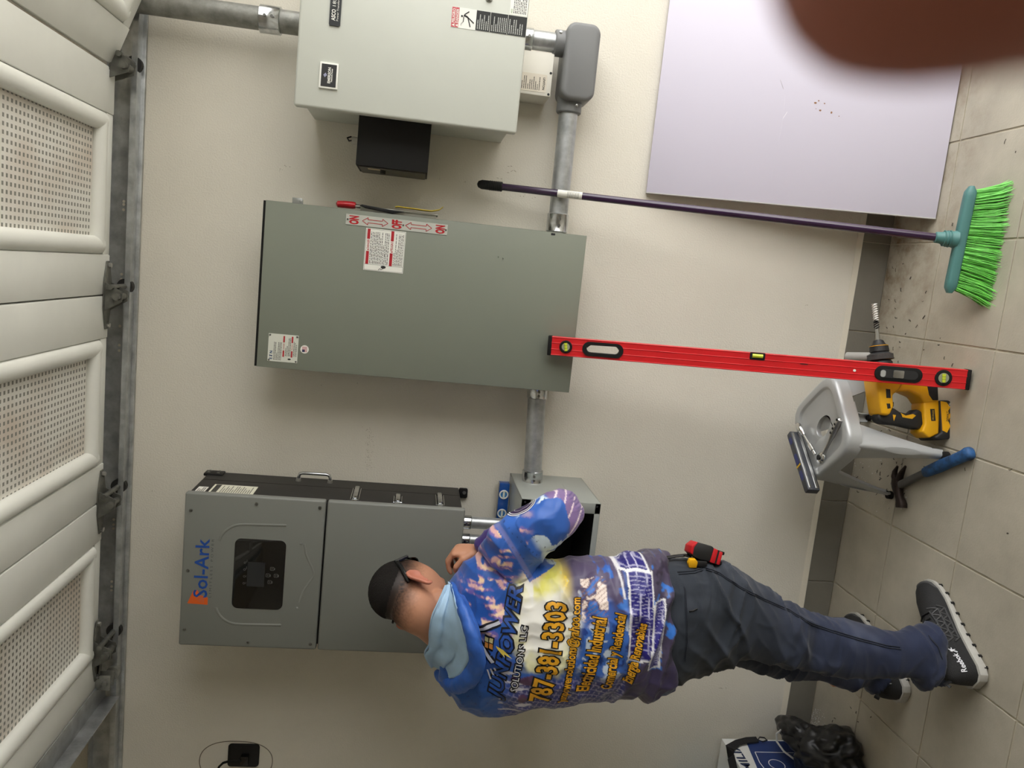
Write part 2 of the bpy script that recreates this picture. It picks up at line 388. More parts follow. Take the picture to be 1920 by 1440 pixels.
# ------------------------------------------------------------------ transfer switch at the right
def screw_heads(pts, y, r, name, m, par):
    for (x, z) in pts:
        mb = MB().lathe([(r * 1.25, 0), (r * 1.25, .0012), (r, .0016), (r * .9, .003), (r * .35, .0032), (r * .3, .0018)], Matrix.Translation((x, y, z)) @ Matrix.Rotation(math.pi / 2, 4, 'X'), 12)
        mb.build(name, m, par)
AX0, AX1, AZ0, AZ1, AY = .394, .875, 1.361, 1.968, -.32
ts = thing('transfer_switch', 'large light grey transfer switch enclosure mounted right of the grey switch box', 'switch box', ((AX0 + AX1) / 2, 0, AZ0))
MB().box(AX0 + .022, AX1 - .022, AY + .03, 0, AZ0 + .012, AZ1 - .012).build('enclosure_body', M_ltgrey, ts, bevel=.004)
MB().box(AX0, AX1, AY, AY + .028, AZ0, AZ1).build('cover', M_ltgrey, ts, bevel=.007, seg=3)
flA = fr_xz(AY)
mb = MB().prism(rrect(.609, .78, 1.860, 1.889, .004), flA, 0, .004); np_ = mb.build('nameplate', mat('nameplate_black', (30, 34, 36), .45), ts)
t = MB(); put_text(t, 'ASCO', flA, .622, .650, 1.8735, 1.8835, .0046, .03); put_text(t, '185', flA, .658, .678, 1.8738, 1.8825, .0046); put_text(t, 'Power Transfer Switch', flA, .622, .70, 1.8655, 1.8705, .0046); t.build('lettering', M_paper, np_, smooth=0)
mb = MB().prism(rrect(.447, .514, 1.856, 1.905, .002), flA, 0, .006); em = mb.build('maker_badge', M_paper, ts, bevel=.001)
MB().prism(rrect(.4515, .5095, 1.8605, 1.9, .001), flA, .005, .0065).build('badge_face', mat('badge_black', (38, 38, 38), .5), em)
t = MB(); put_text(t, 'EMERSON', flA, .461, .501, 1.8755, 1.8825, .0070, .03); put_text(t, 'Network Power', flA, .465, .499, 1.8705, 1.8740, .0070, .04); t.build('lettering', M_paper, em, smooth=0)
MB().prism([(.481, 1.8845), (.487, 1.8885), (.481, 1.8945), (.475, 1.8905)], flA, .0064, .007).build('badge_emblem', mat('badge_blue', (150, 152, 178), .5), em)
dl = MB().prism(rrect(.650, .7025, 1.3625, 1.5685, .0005), flA, 0, .0008).build('danger_label', M_paper, ts, smooth=0)
t = MB(); put_quad(t, flA, .6505, .702, 1.5485, 1.568, .0011); t.build('red_band', mat('pinkish_red_ink', (198, 84, 92), .6), dl, smooth=0)
t = MB()
for i, w in enumerate(('PELIGRO', 'DANGER')):
    z = 1.5595 - i * .0098; put_text(t, w, flA, .662, .698, z, z + .0066, .0014, .02); t.add([flA(.6525, z, .0014), flA(.6595, z, .0014), flA(.656, z + .0068, .0014)], [(0, 1, 2)])
put_quad(t, flA, .6505, .702, 1.5580, 1.5584, .0014)
t.build('lettering', M_paper, dl, smooth=0)
t = MB()
for z0, z1 in ((1.4635, 1.5015), (1.4155, 1.4625), (1.363, 1.4145)): put_quad(t, flA, .6505, .702, z0, z1, .0011)
t.build('black_text_panel', mat('label_black', (30, 32, 30), .6), dl, smooth=0)
t = MB()
for i, (z0, z1, n) in enumerate(((1.4655, 1.4995, 6), (1.4175, 1.4605, 8), (1.372, 1.4125, 7))): fine_print(t, flA, .654, .694, z0, z1, n, .0014, i + 3, .42)
t.build('fine_lettering', mat('label_grey_text', (190, 192, 186), .6), dl, smooth=0)
fg = MB()          # the falling figure of the shock pictogram
fg.prism(circ(.6815, 1.5405, .0026, 12), flA, .001, .0014)
def stroke(mb, fr, pts, w, c=.0014):
    for (a, b) in zip(pts[:-1], pts[1:]):
        d = Vector((b[0] - a[0], b[1] - a[1])).normalized(); n = Vector((-d.y, d.x)) * w / 2
        mb.add([fr(a[0] + n.x, a[1] + n.y, c), fr(b[0] + n.x, b[1] + n.y, c), fr(b[0] - n.x, b[1] - n.y, c), fr(a[0] - n.x, a[1] - n.y, c)], [(0, 1, 2, 3)])
for pl, w in (([(.695, 1.522), (.6855, 1.534)], .0028), ([(.6845, 1.535), (.680, 1.5245)], .0042), ([(.680, 1.5245), (.667, 1.507)], .0028), ([(.680, 1.5245), (.656, 1.516)], .0028), ([(.6845, 1.535), (.667, 1.536)], .002), ([(.667, 1.536), (.662, 1.541), (.657, 1.5415)], .001)): stroke(fg, flA, pl, w)
fg.build('shock_pictogram', M_ink, dl, smooth=0)
wl_ = MB().prism(rrect(.704, .80, 1.3645, 1.4125, .0005), flA, 0, .0008).build('wiring_label', M_paper, ts, smooth=0)
fine_print(MB(), flA, .708, .79, 1.367, 1.404, 8, .0011, 9, .4).build('fine_lettering', M_ink, wl_, smooth=0)
t = MB(); put_text(t, 'ASCO', flA, .7075, .7185, 1.4055, 1.4095, .0011, .02); t.build('lettering', mat('label_green', (120, 150, 100), .6), wl_, smooth=0)
MB().lathe([(.010, 0), (.010, .003), (.0065, .0045), (.006, .009), (.001, .009)], Matrix.Translation((.737, AY, 1.4715)) @ Matrix.Rotation(math.pi / 2, 4, 'X'), 20).build('lock_knob', M_zinc, ts)
# black module on its left side
bmod = thing('control_module', 'small matte black control module fixed to the left side of the light grey enclosure', 'module', (.34, -.06, 1.595))
MB().box(.2715, AX0 + .0215, -.215, -.05, 1.597, 1.803).build('module_case', mat('module_black', (17, 17, 18), .7, var=.2, vscale=12), bmod, bevel=.002)
MB().box(.2685, .2715, -.20, -.055, 1.603, 1.795).build('side_plate', mat('module_grey', (88, 86, 80), .6), bmod, bevel=.001)
MB().cyl((.2690, -.17, 1.727), (.259, -.17, 1.727), .008, n=14).build('knob', M_black, bmod)
MB().box(.2685, .2680, -.19, -.165, 1.735, 1.77).build('side_sticker', mat('sticker_tan', (214, 198, 164), .7), bmod, smooth=0)
MB().cyl((.345, -.16, 1.803), (.345, -.16, 1.823), .011, n=14).build('connector', mat('connector_grey', (196, 194, 184), .6), bmod)
MB().tube([(.345, -.16, 1.823), (.343, -.155, 1.832), (.352, -.15, 1.838), (.358, -.14, 1.828)], .0022, 8).build('wire_tail', M_black, bmod)
# surge protector below
sp = thing('surge_protector', 'small off white surge protector box below the light grey enclosure', 'surge protector', (.60, 0, 1.248))
SX0, SX1, SZ0, SZ1, SY = .549, .675, 1.2475, 1.3605, -.12
MB().box(SX0, SX1, SY, 0, SZ0, AZ0 + .0115).build('case', mat('device_white', (222, 219, 208), .5), sp, bevel=.004)
flS = fr_xz(SY)
pa = MB().prism(rrect(SX0 + .010, SX0 + .062, SZ0 + .016, SZ0 + .105, .004), flS, 0, .0009).build('face_label', mat('aged_label', (214, 206, 190), .6), sp, smooth=0)
t = MB(); put_text(t, 'LEVITON', flS, SX0 + .018, SX0 + .053, SZ0 + .021, SZ0 + .0275, .0013, .02, flip=True); fine_print(t, flS, SX0 + .015, SX0 + .055, SZ0 + .035, SZ0 + .10, 11, .0013, 5, .35); t.build('lettering', M_ink, pa, smooth=0)
for q in ((SX0 + .007, SZ0 + .007), (SX0 + .069, SZ0 + .006)): MB().cyl((q[0], SY - .0006, q[1]), (q[0], SY + .001, q[1]), .0038, n=14).build('screw_hole', M_ink, sp)

# ------------------------------------------------------------------ conduits
def conduit(name, label, p0, p1, r, cpl, grp=None, m=M_galv):
    o = thing(name, label, 'conduit', p0, group=grp)
    p0, p1 = Vector(p0), Vector(p1); d = (p1 - p0).normalized(); MB().cyl(p0, p1, r, n=32).build('pipe', m, o)
    for (a, b, rr) in cpl:
        q0, q1 = p0 + d * a, p0 + d * b
        c = MB().tube([q0, q0 + d * .002, q0 + d * .003, q1 - d * .003, q1 - d * .002, q1], [rr * .93, rr, rr * .985, rr * .985, rr, rr * .93], 32).build('connector', M_zinc, o)
        sc = MB(); L = b - a
        side = Vector((0, -1, 0))
        for f in (.33, .67): sc.cyl(q0 + d * L * f + side * rr * .95, q0 + d * L * f + side * (rr + .004), .0042, n=8)
        sc.build('set_screw', M_screw, c)
    return o
rc = .0305
conduit('conduit', 'weathered steel conduit dropping from above into the top of the light grey enclosure', (.665, -.089, 2.95), (.665, -.089, AZ1 - .013), rc + .002, [(.835, .895, rc + .009)], m=M_galvd)
conduit('conduit', 'short steel conduit between the light grey enclosure and the conduit elbow', (.712, -.10, AZ0 + .011), (.712, -.10, 1.237), rc - .002, [(.011, .055, rc + .002)])
conduit('conduit', 'long galvanized conduit running from the conduit elbow to the grey switch box behind the broom', (.525, -.085, 1.181), (.150, -.085, 1.178), rc - .001, [(.315, .372, rc + .004)])
conduit('conduit', 'galvanized conduit joining the grey switch box to the open wireway box', (-.342, -.085, 1.185), (-.664, -.085, 1.169), rc - .001, [(.002, .040, rc + .003), (.281, .321, rc + .004)])
lb = thing('conduit_elbow', 'dark grey plastic conduit elbow body below the light grey enclosure', 'conduit body', (.65, -.06, 1.12))
MB().prism(rrect(.545, .768, 1.118, 1.222, .03, 8), lambda a, b, c: Vector((a, -c, b)), .030, .150).build('elbow_body', M_dkpvc, lb, bevel=.012, seg=3)
MB().tube([(.712, -.10, 1.25), (.712, -.10, 1.247), (.712, -.10, 1.20)], [.036, .0385, .0385], 32).build('top_hub', M_dkpvc, lb)
MB().tube([(.515, -.085, 1.181), (.518, -.085, 1.181), (.60, -.085, 1.181)], [.036, .0385, .0385], 32).build('side_hub', M_dkpvc, lb)
screw_heads([(.735, 1.238)], -.132, .004, 'screw', M_zinc, lb); screw_heads([(.535, 1.165)], -.122, .004, 'screw', M_zinc, lb)
for i, (x, yy, rr) in enumerate(((-.793, -.15, .019), (-.852, -.15, .0185))):
    conduit('conduit_nipple', ('right' if i == 0 else 'left') + ' one of two short ribbed steel conduits under the inverter', (x, yy, 1.400), (x, yy, 1.2315), rr, [(.004, .036, rr + .0035), (.132, .1685, rr + .0035)])

# ------------------------------------------------------------------ double throw switch
DX0, DX1, DZ0, DZ1, DYF = -.3383, .1448, 1.1035, 2.0486, -.20
ds = thing('switch_box', 'tall grey green safety switch box with red ON and OFF lettering', 'switch box', ((DX0 + DX1) / 2, 0, DZ0))
MB().box(DX0 + .006, DX1 - .006, DYF + .01, 0, DZ0 + .004, DZ1 - .012).build('enclosure_body', M_switch, ds, bevel=.003)
MB().box(DX0, DX1, DYF, DYF + .002, DZ0, DZ1).box(DX0, DX0 + .002, DYF, DYF + .03, DZ0, DZ1).box(DX1 - .002, DX1, DYF, DYF + .03, DZ0, DZ1).box(DX0, DX1, DYF, DYF + .03, DZ0, DZ0 + .002).build('door_cover', M_switch, ds, bevel=.0012)
MB().box(DX0 + .001, DX1 - .001, DYF + .003, DYF + .03, DZ1 - .0005, DZ1 + .007).build('top_gap_strip', M_rubber, ds)  # black strip added to stand in for the shadowed gap above the cover
flD = fr_xz(DYF)
stp = MB().prism(rrect(.1015, .1318, 1.5245, 1.8205, .0008), flD, 0, .0016).build('on_off_strip', mat('strip_silver', (196, 198, 190), .45, .2), ds, smooth=0)
M_red2 = mat('red_lettering', (178, 14, 30), .5)
for w_, x1_, z0_, z1_ in (('ON', .1275, 1.7845, 1.8095), ('OFF', .1290, 1.6605, 1.6865), ('ON', .1275, 1.5335, 1.5585)):
    t = MB(); put_text(t, w_, flD, .1045, x1_, z0_, z1_, .0021, .05); t.build('lettering', M_red2, stp, smooth=0)
def dbl_arrow(mb, z0, z1, c):
    x = .1165; hw, hb, hl_ = .0105, .0045, .016
    out = [(x, z1), (x + hw, z1 - hl_), (x + hb, z1 - hl_), (x + hb, z0 + hl_), (x + hw, z0 + hl_), (x, z0), (x - hw, z0 + hl_), (x - hb, z0 + hl_), (x - hb, z1 - hl_), (x - hw, z1 - hl_)]
    for a, b in zip(out, out[1:] + out[:1]): stroke(mb, flD, [a, b], .0017, c)
for z0_, z1_ in ((1.699, 1.773), (1.571, 1.648)): t = MB(); dbl_arrow(t, z0_, z1_, .0021); t.build('arrow_outline', M_red2, stp, smooth=0)
screw_heads([(.1165, 1.8155), (.1165, 1.6545), (.1165, 1.5290)], DYF - .0016, .0022, 'rivet', M_screw, stp)
lab = MB().prism([(-.0245, 1.6445), (.0978, 1.6445), (.0978, 1.7605), (-.0245, 1.7605)], flD, 0, .0009).build('warning_label', M_paper, ds, smooth=0)
for z0, z1, w_ in ((1.7475, 1.756, 'DANGER'), (1.6785, 1.687, 'PELIGRO')):
    t = MB(); put_quad(t, flD, -.006, .0955, z0, z1, .0012); bn_ = t.build('red_banner', M_red, lab, smooth=0)
    t = MB(); put_quad(t, flD, .0315, .0665, z0, z1, .0014); t.build('banner_field', M_paper, lab, smooth=0)
    t = MB(); put_text(t, w_, flD, .0385, .0650, z0 + .001, z1 - .001, .0017, .02); t.add([flD(.0328, z0 + .001, .0017), flD(.0372, z0 + .001, .0017), flD(.0350, z1 - .001, .0017)], [(0, 1, 2)]); t.build('lettering', M_red, lab, smooth=0)
t = fine_print(MB(), flD, -.004, .093, 1.691, 1.7465, 12, .0012, 2, .38); fine_print(t, flD, -.004, .093, 1.649, 1.6775, 7, .0012, 4, .38)
for a, b in (((-.0225, 1.6465), (.0958, 1.6465)), ((.0958, 1.6465), (.0958, 1.7585)), ((.0958, 1.7585), (-.0225, 1.7585)), ((-.0225, 1.7585), (-.0225, 1.6465)), ((-.0065, 1.6465), (-.0065, 1.7585))): stroke(t, flD, [a, b], .0006, .0012)
t.build('fine_lettering', M_ink, lab, smooth=0)
t = MB().prism(circ(-.0115, 1.703, .0075, 14), lambda a, b, c: flD(-.0115 + (a + .0115) * .55, b, c), .001, .0013); stroke(t, flD, [(-.016, 1.703), (-.019, 1.709), (-.0165, 1.712), (-.0205, 1.717)], .0015, .0013); t.build('hand_pictogram', M_ink, lab, smooth=0)
npl = MB().prism([(-.3185, 1.9325), (-.2365, 1.9325), (-.2365, 2.0185), (-.3185, 2.0185)], flD, 0, .0012).build('rating_plate', mat('plate_cream', (214, 216, 204), .5), ds, smooth=0)
screw_heads([(-.3145, 2.0145), (-.2405, 2.0145), (-.3145, 1.9365), (-.2405, 1.9365)], DYF - .0012, .0022, 'rivet', M_screw, npl)
t = MB(); put_text(t, 'E T N', flD, -.312, -.288, 2.0055, 2.0130, .0016, .03); t.add([flD(-.3045, 2.0055, .0016), flD(-.3025, 2.0130, .0016), flD(-.3005, 2.0130, .0016), flD(-.3025, 2.0055, .0016)], [(0, 1, 2, 3)]); t.build('maker_lettering', mat('maker_blue', (34, 62, 112), .5), npl, smooth=0)
for z, w_ in ((1.9715, 'DANGER'), (1.9475, 'PELIGRO')):
    t = MB(); put_quad(t, flD, -.303, -.284, z, z + .0045, .0016); put_quad(t, flD, -.260, -.241, z, z + .0045, .0016); put_text(t, w_, flD, -.281, -.263, z + .0003, z + .004, .0016); t.build('red_banner', M_red, npl, smooth=0)
t = fine_print(MB(), flD, -.314, -.258, 1.979, 2.003, 6, .0016, 6, .4); fine_print(t, flD, -.300, -.243, 1.953, 1.970, 4, .0016, 7, .4); fine_print(t, flD, -.300, -.243, 1.9355, 1.9465, 3, .0016, 8, .4); t.prism(circ(-.309, 1.956, .005, 10), lambda a, b, c: flD(-.309 + (a + .309) * .5, b, c), .0012, .0016); t.build('fine_lettering', M_ink, npl, smooth=0)
sk = MB().prism(circ(-.2755, 1.9135, .0122, 24), flD, 0, .0008).build('round_sticker', M_paper, ds, smooth=0)
t = MB(); 
for i in range(6): put_quad(t, flD, -.2835, -.267, 1.9065 + i * .0024, 1.9079 + i * .0024, .0011)
t.build('flag_stripes', mat('flag_red', (190, 110, 118), .6), sk, smooth=0)
t = MB(); put_quad(t, flD, -.2835, -.2760, 1.9128, 1.9205, .0013); t.build('flag_canton', mat('flag_blue', (56, 58, 92), .6), sk, smooth=0)
MB().prism(rrect(.1360, .1418, 1.201, 1.2135, .0008), flD, -.0005, .0006).build('catch_slot', M_ink, ds, smooth=0)
screw_heads([(.055, 1.365), (.052, 1.351)], DYF, .0014, 'dimple', M_switch, ds)
MB().prism([(DX1 - .01, 1.949), (DX1 + .014, 1.949), (DX1 + .018, 1.954), (DX1 + .018, 1.980), (DX1 - .01, 1.980)], lambda a, b, c: Vector((a, -.17 + c, b)), 0, .002).cyl((DX1 + .009, -.1703, 1.956), (DX1 + .009, -.1675, 1.956), .0045, n=12).build('hasp_lug', mat('lug_steel', (150, 152, 148), .4, .6), ds, bevel=.0005)
# operating handle on the right side
hm = mat('handle_plate_steel', (168, 168, 160), .4, .5)
MB().box(DX1 - .004, DX1 + .0015, -.18, -.04, 1.555, 1.775).build('handle_base', hm, ds, bevel=.001)
MB().box(DX1 + .001, DX1 + .016, -.16, -.155, 1.56, 1.785).box(DX1 + .012, DX1 + .016, -.165, -.10, 1.555, 1.80).build('handle_cover', hm, ds, bevel=.001)
MB().prism([(DX1 + .003, 1.69), (DX1 + .011, 1.77), (DX1 + .017, 1.787), (DX1 + .020, 1.78), (DX1 + .014, 1.70), (DX1 + .012, 1.655)], lambda a, b, c: Vector((a, -.175 + c, b)), 0, .03).build('pivot_link', M_black, ds, bevel=.001)
MB().tube([(DX1 + .014, -.14, 1.76), (DX1 + .017, -.14, 1.80), (DX1 + .018, -.14, 1.803)], .005, 10).build('handle_arm', M_silver, ds)
MB().tube([(DX1 + .017, -.14, 1.799), (DX1 + .017, -.14, 1.801), (DX1 + .017, -.14, 1.808), (DX1 + .0165, -.14, 1.835), (DX1 + .0155, -.14, 1.853), (DX1 + .015, -.14, 1.858)], [.003, .009, .0105, .0105, .0095, .004], 16, up=(0, 1, 0), flat=1.5).build('handle_grip', mat('red_vinyl_grip', (190, 28, 40), .35, coat=.2), ds)
yt = MB(); pth = [(DX1 + .020, 1.683), (DX1 + .022, 1.675), (DX1 + .0215, 1.66), (DX1 + .021, 1.63), (DX1 + .020, 1.60), (DX1 + .020, 1.575), (DX1 + .026, 1.553), (DX1 + .036, 1.542)]
yt.rings([[Vector((a + .004 + .0008 * s, y, b)) for s, y in ((1, -.178), (-1, -.178), (-1, -.135), (1, -.135))] for a, b in pth]); yt.build('yellow_tag', mat('yellow_tag_card', (226, 200, 52), .5), ds)
# ------------------------------------------------------------------ inverter
IX0, IX1, IZ0, IZ1, IZM, IY = -1.1908, -.7164, 1.3963, 2.2169, 1.8114, -.263
inv = thing('inverter', 'wide grey and black hybrid inverter with a dark display, above the man', 'inverter', ((IX0 + IX1) / 2, 0, IZ0))
MB().box(IX0 + .006, IX1 - .004, IY + .026, -.012, IZ0 + .008, IZ1 - .006).build('case', M_invk, inv, bevel=.003)
fI = fr_xz(IY)
up = MB().box(IX0, IX1, IY, IY + .026, IZM + .0025, IZ1).build('upper_cover', M_invg, inv, bevel=.006, seg=3)
lo = MB().box(IX0, IX1, IY, IY + .026, IZ0, IZM - .0025).build('lower_cover', M_invg, inv, bevel=.006, seg=3)
# embossed ribs on the upper cover
def rib(pts, r, nm='embossed_rib', par=up, rr=None):
    MB().tube([Vector((a, IY + .0005, b)) for a, b in pts], r, 10, up=(0, 1, 0), flat=.5).build(nm, M_invg, par)
def arc(cx, cz, r, a0, a1, n=9): return [(cx + r * math.cos(math.radians(a0 + (a1 - a0) * k / n)), cz + r * math.sin(math.radians(a0 + (a1 - a0) * k / n))) for k in range(n + 1)]
rib([(-.7990, 1.9244), (-.8035, 2.045)] + arc(-.872, 2.048, .068, 0, 78) , .0042)
rib([(-1.1145, 1.9212), (-1.1170, 2.035)] + [(-1.1163 + 0, 2.05)] + arc(-1.049, 2.048, .068, 180, 105)[1:], .0042)
rib([(-.854, 1.8690), (-.868, 1.8655), (-.885, 1.862), (-.905, 1.853), (-.925, 1.842), (-.940, 1.8365), (-.9492, 1.8350), (-.960, 1.838), (-.980, 1.850), (-1.0, 1.8615), (-1.02, 1.867), (-1.040, 1.8715)], .0035)
for q in ((-.854, 1.8785), (-1.0575, 1.8775)): MB().lathe([(.004, 0), (.003, .0015), (.0005, .002)], Matrix.Translation((q[0], IY, q[1])) @ Matrix.Rotation(math.pi / 2, 4, 'X'), 10).build('cover_dimple', M_invg, up)
scr = MB().prism(rrect(-1.0655, -.8468, 1.921, 2.0690, .018, 8), fI, -.001, .0014).build('display_window', M_gloss, up, bevel=.0006, smooth=60)
MB().prism(rrect(-.9945, -.9175, 1.9785, 2.0290, .001), fI, .001, .0017).build('lcd_screen', mat('lcd_glass', (46, 48, 50), .12), scr, smooth=0)
M_icon = mat('icon_grey', (120, 122, 122), .5)
t = MB()
for i in range(4):
    x = -.9855 + i * .0215
    for a, b in zip(circ(x, 2.037, .0028, 10), circ(x, 2.037, .0028, 10)[1:] + circ(x, 2.037, .0028, 10)[:1]): stroke(t, fI, [a, b], .0008, .0018)
    stroke(t, fI, [(x + .003, 2.0345), (x + .003, 2.0315), (x + .010, 2.0315)] if i > 1 else [(x - .002, 2.0315), (x + .004, 2.0315)], .0008, .0018)
for q in ((-.936, 1.9575), (-.978, 1.9625), (-.957, 1.9690), (-.957, 1.9455)):
    c = rrect(q[0] - .005, q[0] + .005, q[1] - .005, q[1] + .005, .001, 1)
    for a, b in zip(c, c[1:] + c[:1]): stroke(t, fI, [a, b], .0008, .0018)
    stroke(t, fI, [(q[0] - .002, q[1] + .0015), (q[0], q[1] - .0015), (q[0] + .002, q[1] + .0015)], .0008, .0018)
    stroke(t, fI, [(q[0] - .004, q[1] - .0075), (q[0] + .003, q[1] - .0075)], .0012, .0018)
t.build('panel_icon', M_icon, scr, smooth=0, kind='stuff')
lg = MB().prism([(-1.0590, 2.1385), (-1.0570, 2.1965), (-1.0160, 2.1810), (-1.0135, 2.1700), (-1.030, 2.1600), (-1.0370, 2.1385)], fI, 0, .0006)
lgo = lg.build('logo_mark', mat('logo_orange', (222, 96, 26), .45), up, smooth=0)
t = MB()
for k in range(7):
    a = math.radians(95 + k * 14); stroke(t, fI, [(-1.030 + .008 * math.cos(a), 2.150 + .008 * math.sin(a)), (-1.030 + .025 * math.cos(a), 2.150 + .025 * math.sin(a))], .0007, .0009)
t.build('logo_rays', M_invg, lgo, smooth=0)
t = MB(); put_text(t, 'Sol-Ark', fI, -1.036, -.8555, 2.1415, 2.1805, .0009, .014); t.build('maker_lettering', mat('logo_blue', (22, 74, 158), .45), up, smooth=0)
t = MB(); put_text(t, 'L I M I T L E S S   P O W E R', fI, -1.0355, -.8530, 2.1290, 2.1358, .0009, -.01); t.build('motto_lettering', mat('motto_grey', (60, 62, 66), .5), up, smooth=0)
screw_heads([(-.7700, 2.1984), (-.7385, 2.0139), (-.7381, 1.8303), (-.9554, 2.1995), (-1.14, 2.2009), (-1.173, 2.0153), (-1.1722, 1.8304)], IY, .0042, 'screw', M_screw, up)
# right side: labels, handle, latches
XS = IX1 - .004
fS = lambda a, b, c: Vector((XS + c, a, b))                       # a = y, b = z
lab = MB().prism([(-.236, 2.032), (-.152, 2.032), (-.152, 2.160), (-.236, 2.160)], fS, 0, .0008).build('side_label', mat('label_cream', (222, 220, 202), .6), inv, smooth=0)
t = MB()
put_quad(t, fS, -.232, -.156, 2.138, 2.154, .0011); fine_print(t, fS, -.230, -.160, 2.040, 2.132, 14, .0011, 12, .4)
t.build('fine_lettering', mat('label_dkgrey', (58, 58, 54), .6), lab, smooth=0)
lab2 = MB().prism([(-.236, 2.170), (-.185, 2.170), (-.185, 2.198), (-.236, 2.198)], fS, 0, .0008).build('serial_label', M_paper, inv, smooth=0)
fine_print(MB(), fS, -.233, -.19, 2.173, 2.195, 4, .0011, 13, .5).build('fine_lettering', M_ink, lab2, smooth=0)
MB().box(XS - .001, XS + .0006, -.105, -.1035, IZ0 + .01, IZ1 - .01).build('case_seam', mat('seam_dark', (24, 23, 22), .7), inv, smooth=0)
MB().box(XS - .004, XS + .005, -.055, -.012, IZ1 - .055, IZ1 + .004).build('corner_guard', M_black, inv, bevel=.003)
screw_heads([], 0, 0, '', M_screw, inv)
for q in ((-.045, 2.207), (-.025, 2.207), (-.045, 2.178), (-.025, 2.178)): MB().lathe([(.005, 0), (.005, .002), (.003, .0035), (.0005, .0035)], Matrix.Translation((XS + .005, q[0], q[1])) @ Matrix.Rotation(math.pi / 2, 4, 'Y'), 12).build('bolt', M_screw, inv)
MB().box(XS - .05, XS - .004, -.012, -.002, 2.05, 2.11).build('wall_bracket', M_black, inv, bevel=.001)
hd = MB().tube([(XS, -.055, 1.9255), (XS + .014, -.055, 1.9255), (XS + .024, -.055, 1.922), (XS + .027, -.055, 1.912), (XS + .027, -.055, 1.838), (XS + .024, -.055, 1.829), (XS + .014, -.055, 1.8255), (XS, -.055, 1.8255)], .005, 12).build('carry_handle', M_zinc, inv)
for z in (1.9255, 1.8255): MB().cyl((XS - .001, -.055, z), (XS + .009, -.055, z), .009, .0075, n=16).build('handle_foot', M_silver, hd)
for z, y0, y1 in ((1.733, -.245, -.11), (1.603, -.245, -.165), (1.4725, -.245, -.125)):
    la = MB().box(XS, XS + .006, y0, y0 + .028, z - .008, z + .008).build('latch', M_zinc, inv, bevel=.001)
    MB().box(XS + .004, XS + .013, y0 + .02, y1, z - .0075, z + .0075).build('latch_lever', M_zinc, la, bevel=.003)
    MB().tube([(XS + .006, y0 + .01, z - .012), (XS + .008, y1 - .015, z - .012), (XS + .008, y1 - .015, z + .012), (XS + .006, y0 + .01, z + .012)], .0015, 8, closed=True).build('latch_bail', M_zinc, la)
    MB().box(XS - .003, XS + .0035, IY + .022, IY + .0315, z - .02, z + .02).build('latch_gap', M_black, la)
mt = MB().prism(rrect(-.755, -.722, 1.372, 1.402, .006), lambda a, b, c: Vector((a, -c, b)), .002, .014).build('mounting_ear', M_black, inv, bevel=.001)
MB().cyl((-.735, -.014, 1.384), (-.735, -.020, 1.384), .006, n=6).build('bolt', M_screw, mt)

# ------------------------------------------------------------------ open wireway box
WX1, WZ0, WZ1, WY = -.660, .984, 1.2325, -.295; WX0 = -1.32
ww = thing('wireway_box', 'open fronted grey metal wireway box on the wall below the inverter', 'wireway box', ((WX0 + WX1) / 2, 0, WZ0))
th = .003
MB().box(WX1 - th, WX1, WY, 0, WZ0, WZ1).box(WX0, WX0 + th, WY, 0, WZ0, WZ1).box(WX0, WX1, WY, 0, WZ1 - th, WZ1).box(WX0, WX1, WY, 0, WZ0, WZ0 + th).build('shell', M_box, ww, bevel=.0012)
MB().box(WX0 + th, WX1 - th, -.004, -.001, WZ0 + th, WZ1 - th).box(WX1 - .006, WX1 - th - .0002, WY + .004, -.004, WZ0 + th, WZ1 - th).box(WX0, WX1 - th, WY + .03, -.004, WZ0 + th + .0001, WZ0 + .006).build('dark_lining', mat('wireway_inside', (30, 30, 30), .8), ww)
MB().box(WX1 - .034, WX1 - .001, WY - .001, WY + .002, WZ0 + .001, WZ1 - .001).box(WX0 + .001, WX0 + .03, WY - .001, WY + .002, WZ0 + .001, WZ1 - .001).box(WX0, WX1 - .001, WY - .001, WY + .002, WZ1 - .030, WZ1 - .001).box(WX0, WX1 - .001, WY - .001, WY + .002, WZ0 + .001, WZ0 + .018).build('front_flange', M_box, ww, bevel=.0008)
for q in ((WX1 - .010, WZ1 - .012), (WX1 - .010, WZ0 + .012)): MB().cyl((q[0], WY - .0016, q[1]), (q[0], WY + .001, q[1]), .0035, n=12).build('screw_hole', M_ink, ww)
MB().box(WX1 - .0005, WX1 + .0008, -.20, -.1, WZ0 + .085, WZ0 + .087).build('knockout_line', M_box, ww)

# blue level standing on the wireway, against the wall
bl = thing('spirit_level', 'blue box spirit level resting on top of the wireway box against the wall', 'spirit level', (-.78, -.03, WZ1))
MB().box(-.90, -.686, -.046, -.014, WZ1, WZ1 + .0035).box(-.90, -.686, -.046, -.014, WZ1 + .0375, WZ1 + .041).build('frame_edge', M_silver, bl, bevel=.0008)
MB().box(-.90, -.686, -.044, -.016, WZ1 + .0035, WZ1 + .0375).build('level_body', mat('blue_level_paint', (20, 74, 150), .35, coat=.3), bl, bevel=.001)
for x in (-.7245, -.790, -.865):
    v = MB().tube([Vector((x + .0135 * math.cos(a), -.0455, WZ1 + .0205 + .0135 * math.sin(a))) for a in np.linspace(0, 2 * math.pi, 24, endpoint=False)], .0025, 8, closed=True).build('vial_ring', M_paper, bl)
    MB().cyl((x, -.0452, WZ1 + .0205), (x, -.043, WZ1 + .0205), .012, n=20).build('vial_window', mat('vial_blue', (70, 130, 190), .15), v)
    MB().cyl((x - .011, -.046, WZ1 + .0205), (x + .011, -.046, WZ1 + .0205), .0035, n=10).build('vial', mat('vial_clear', (220, 226, 216), .1), v)

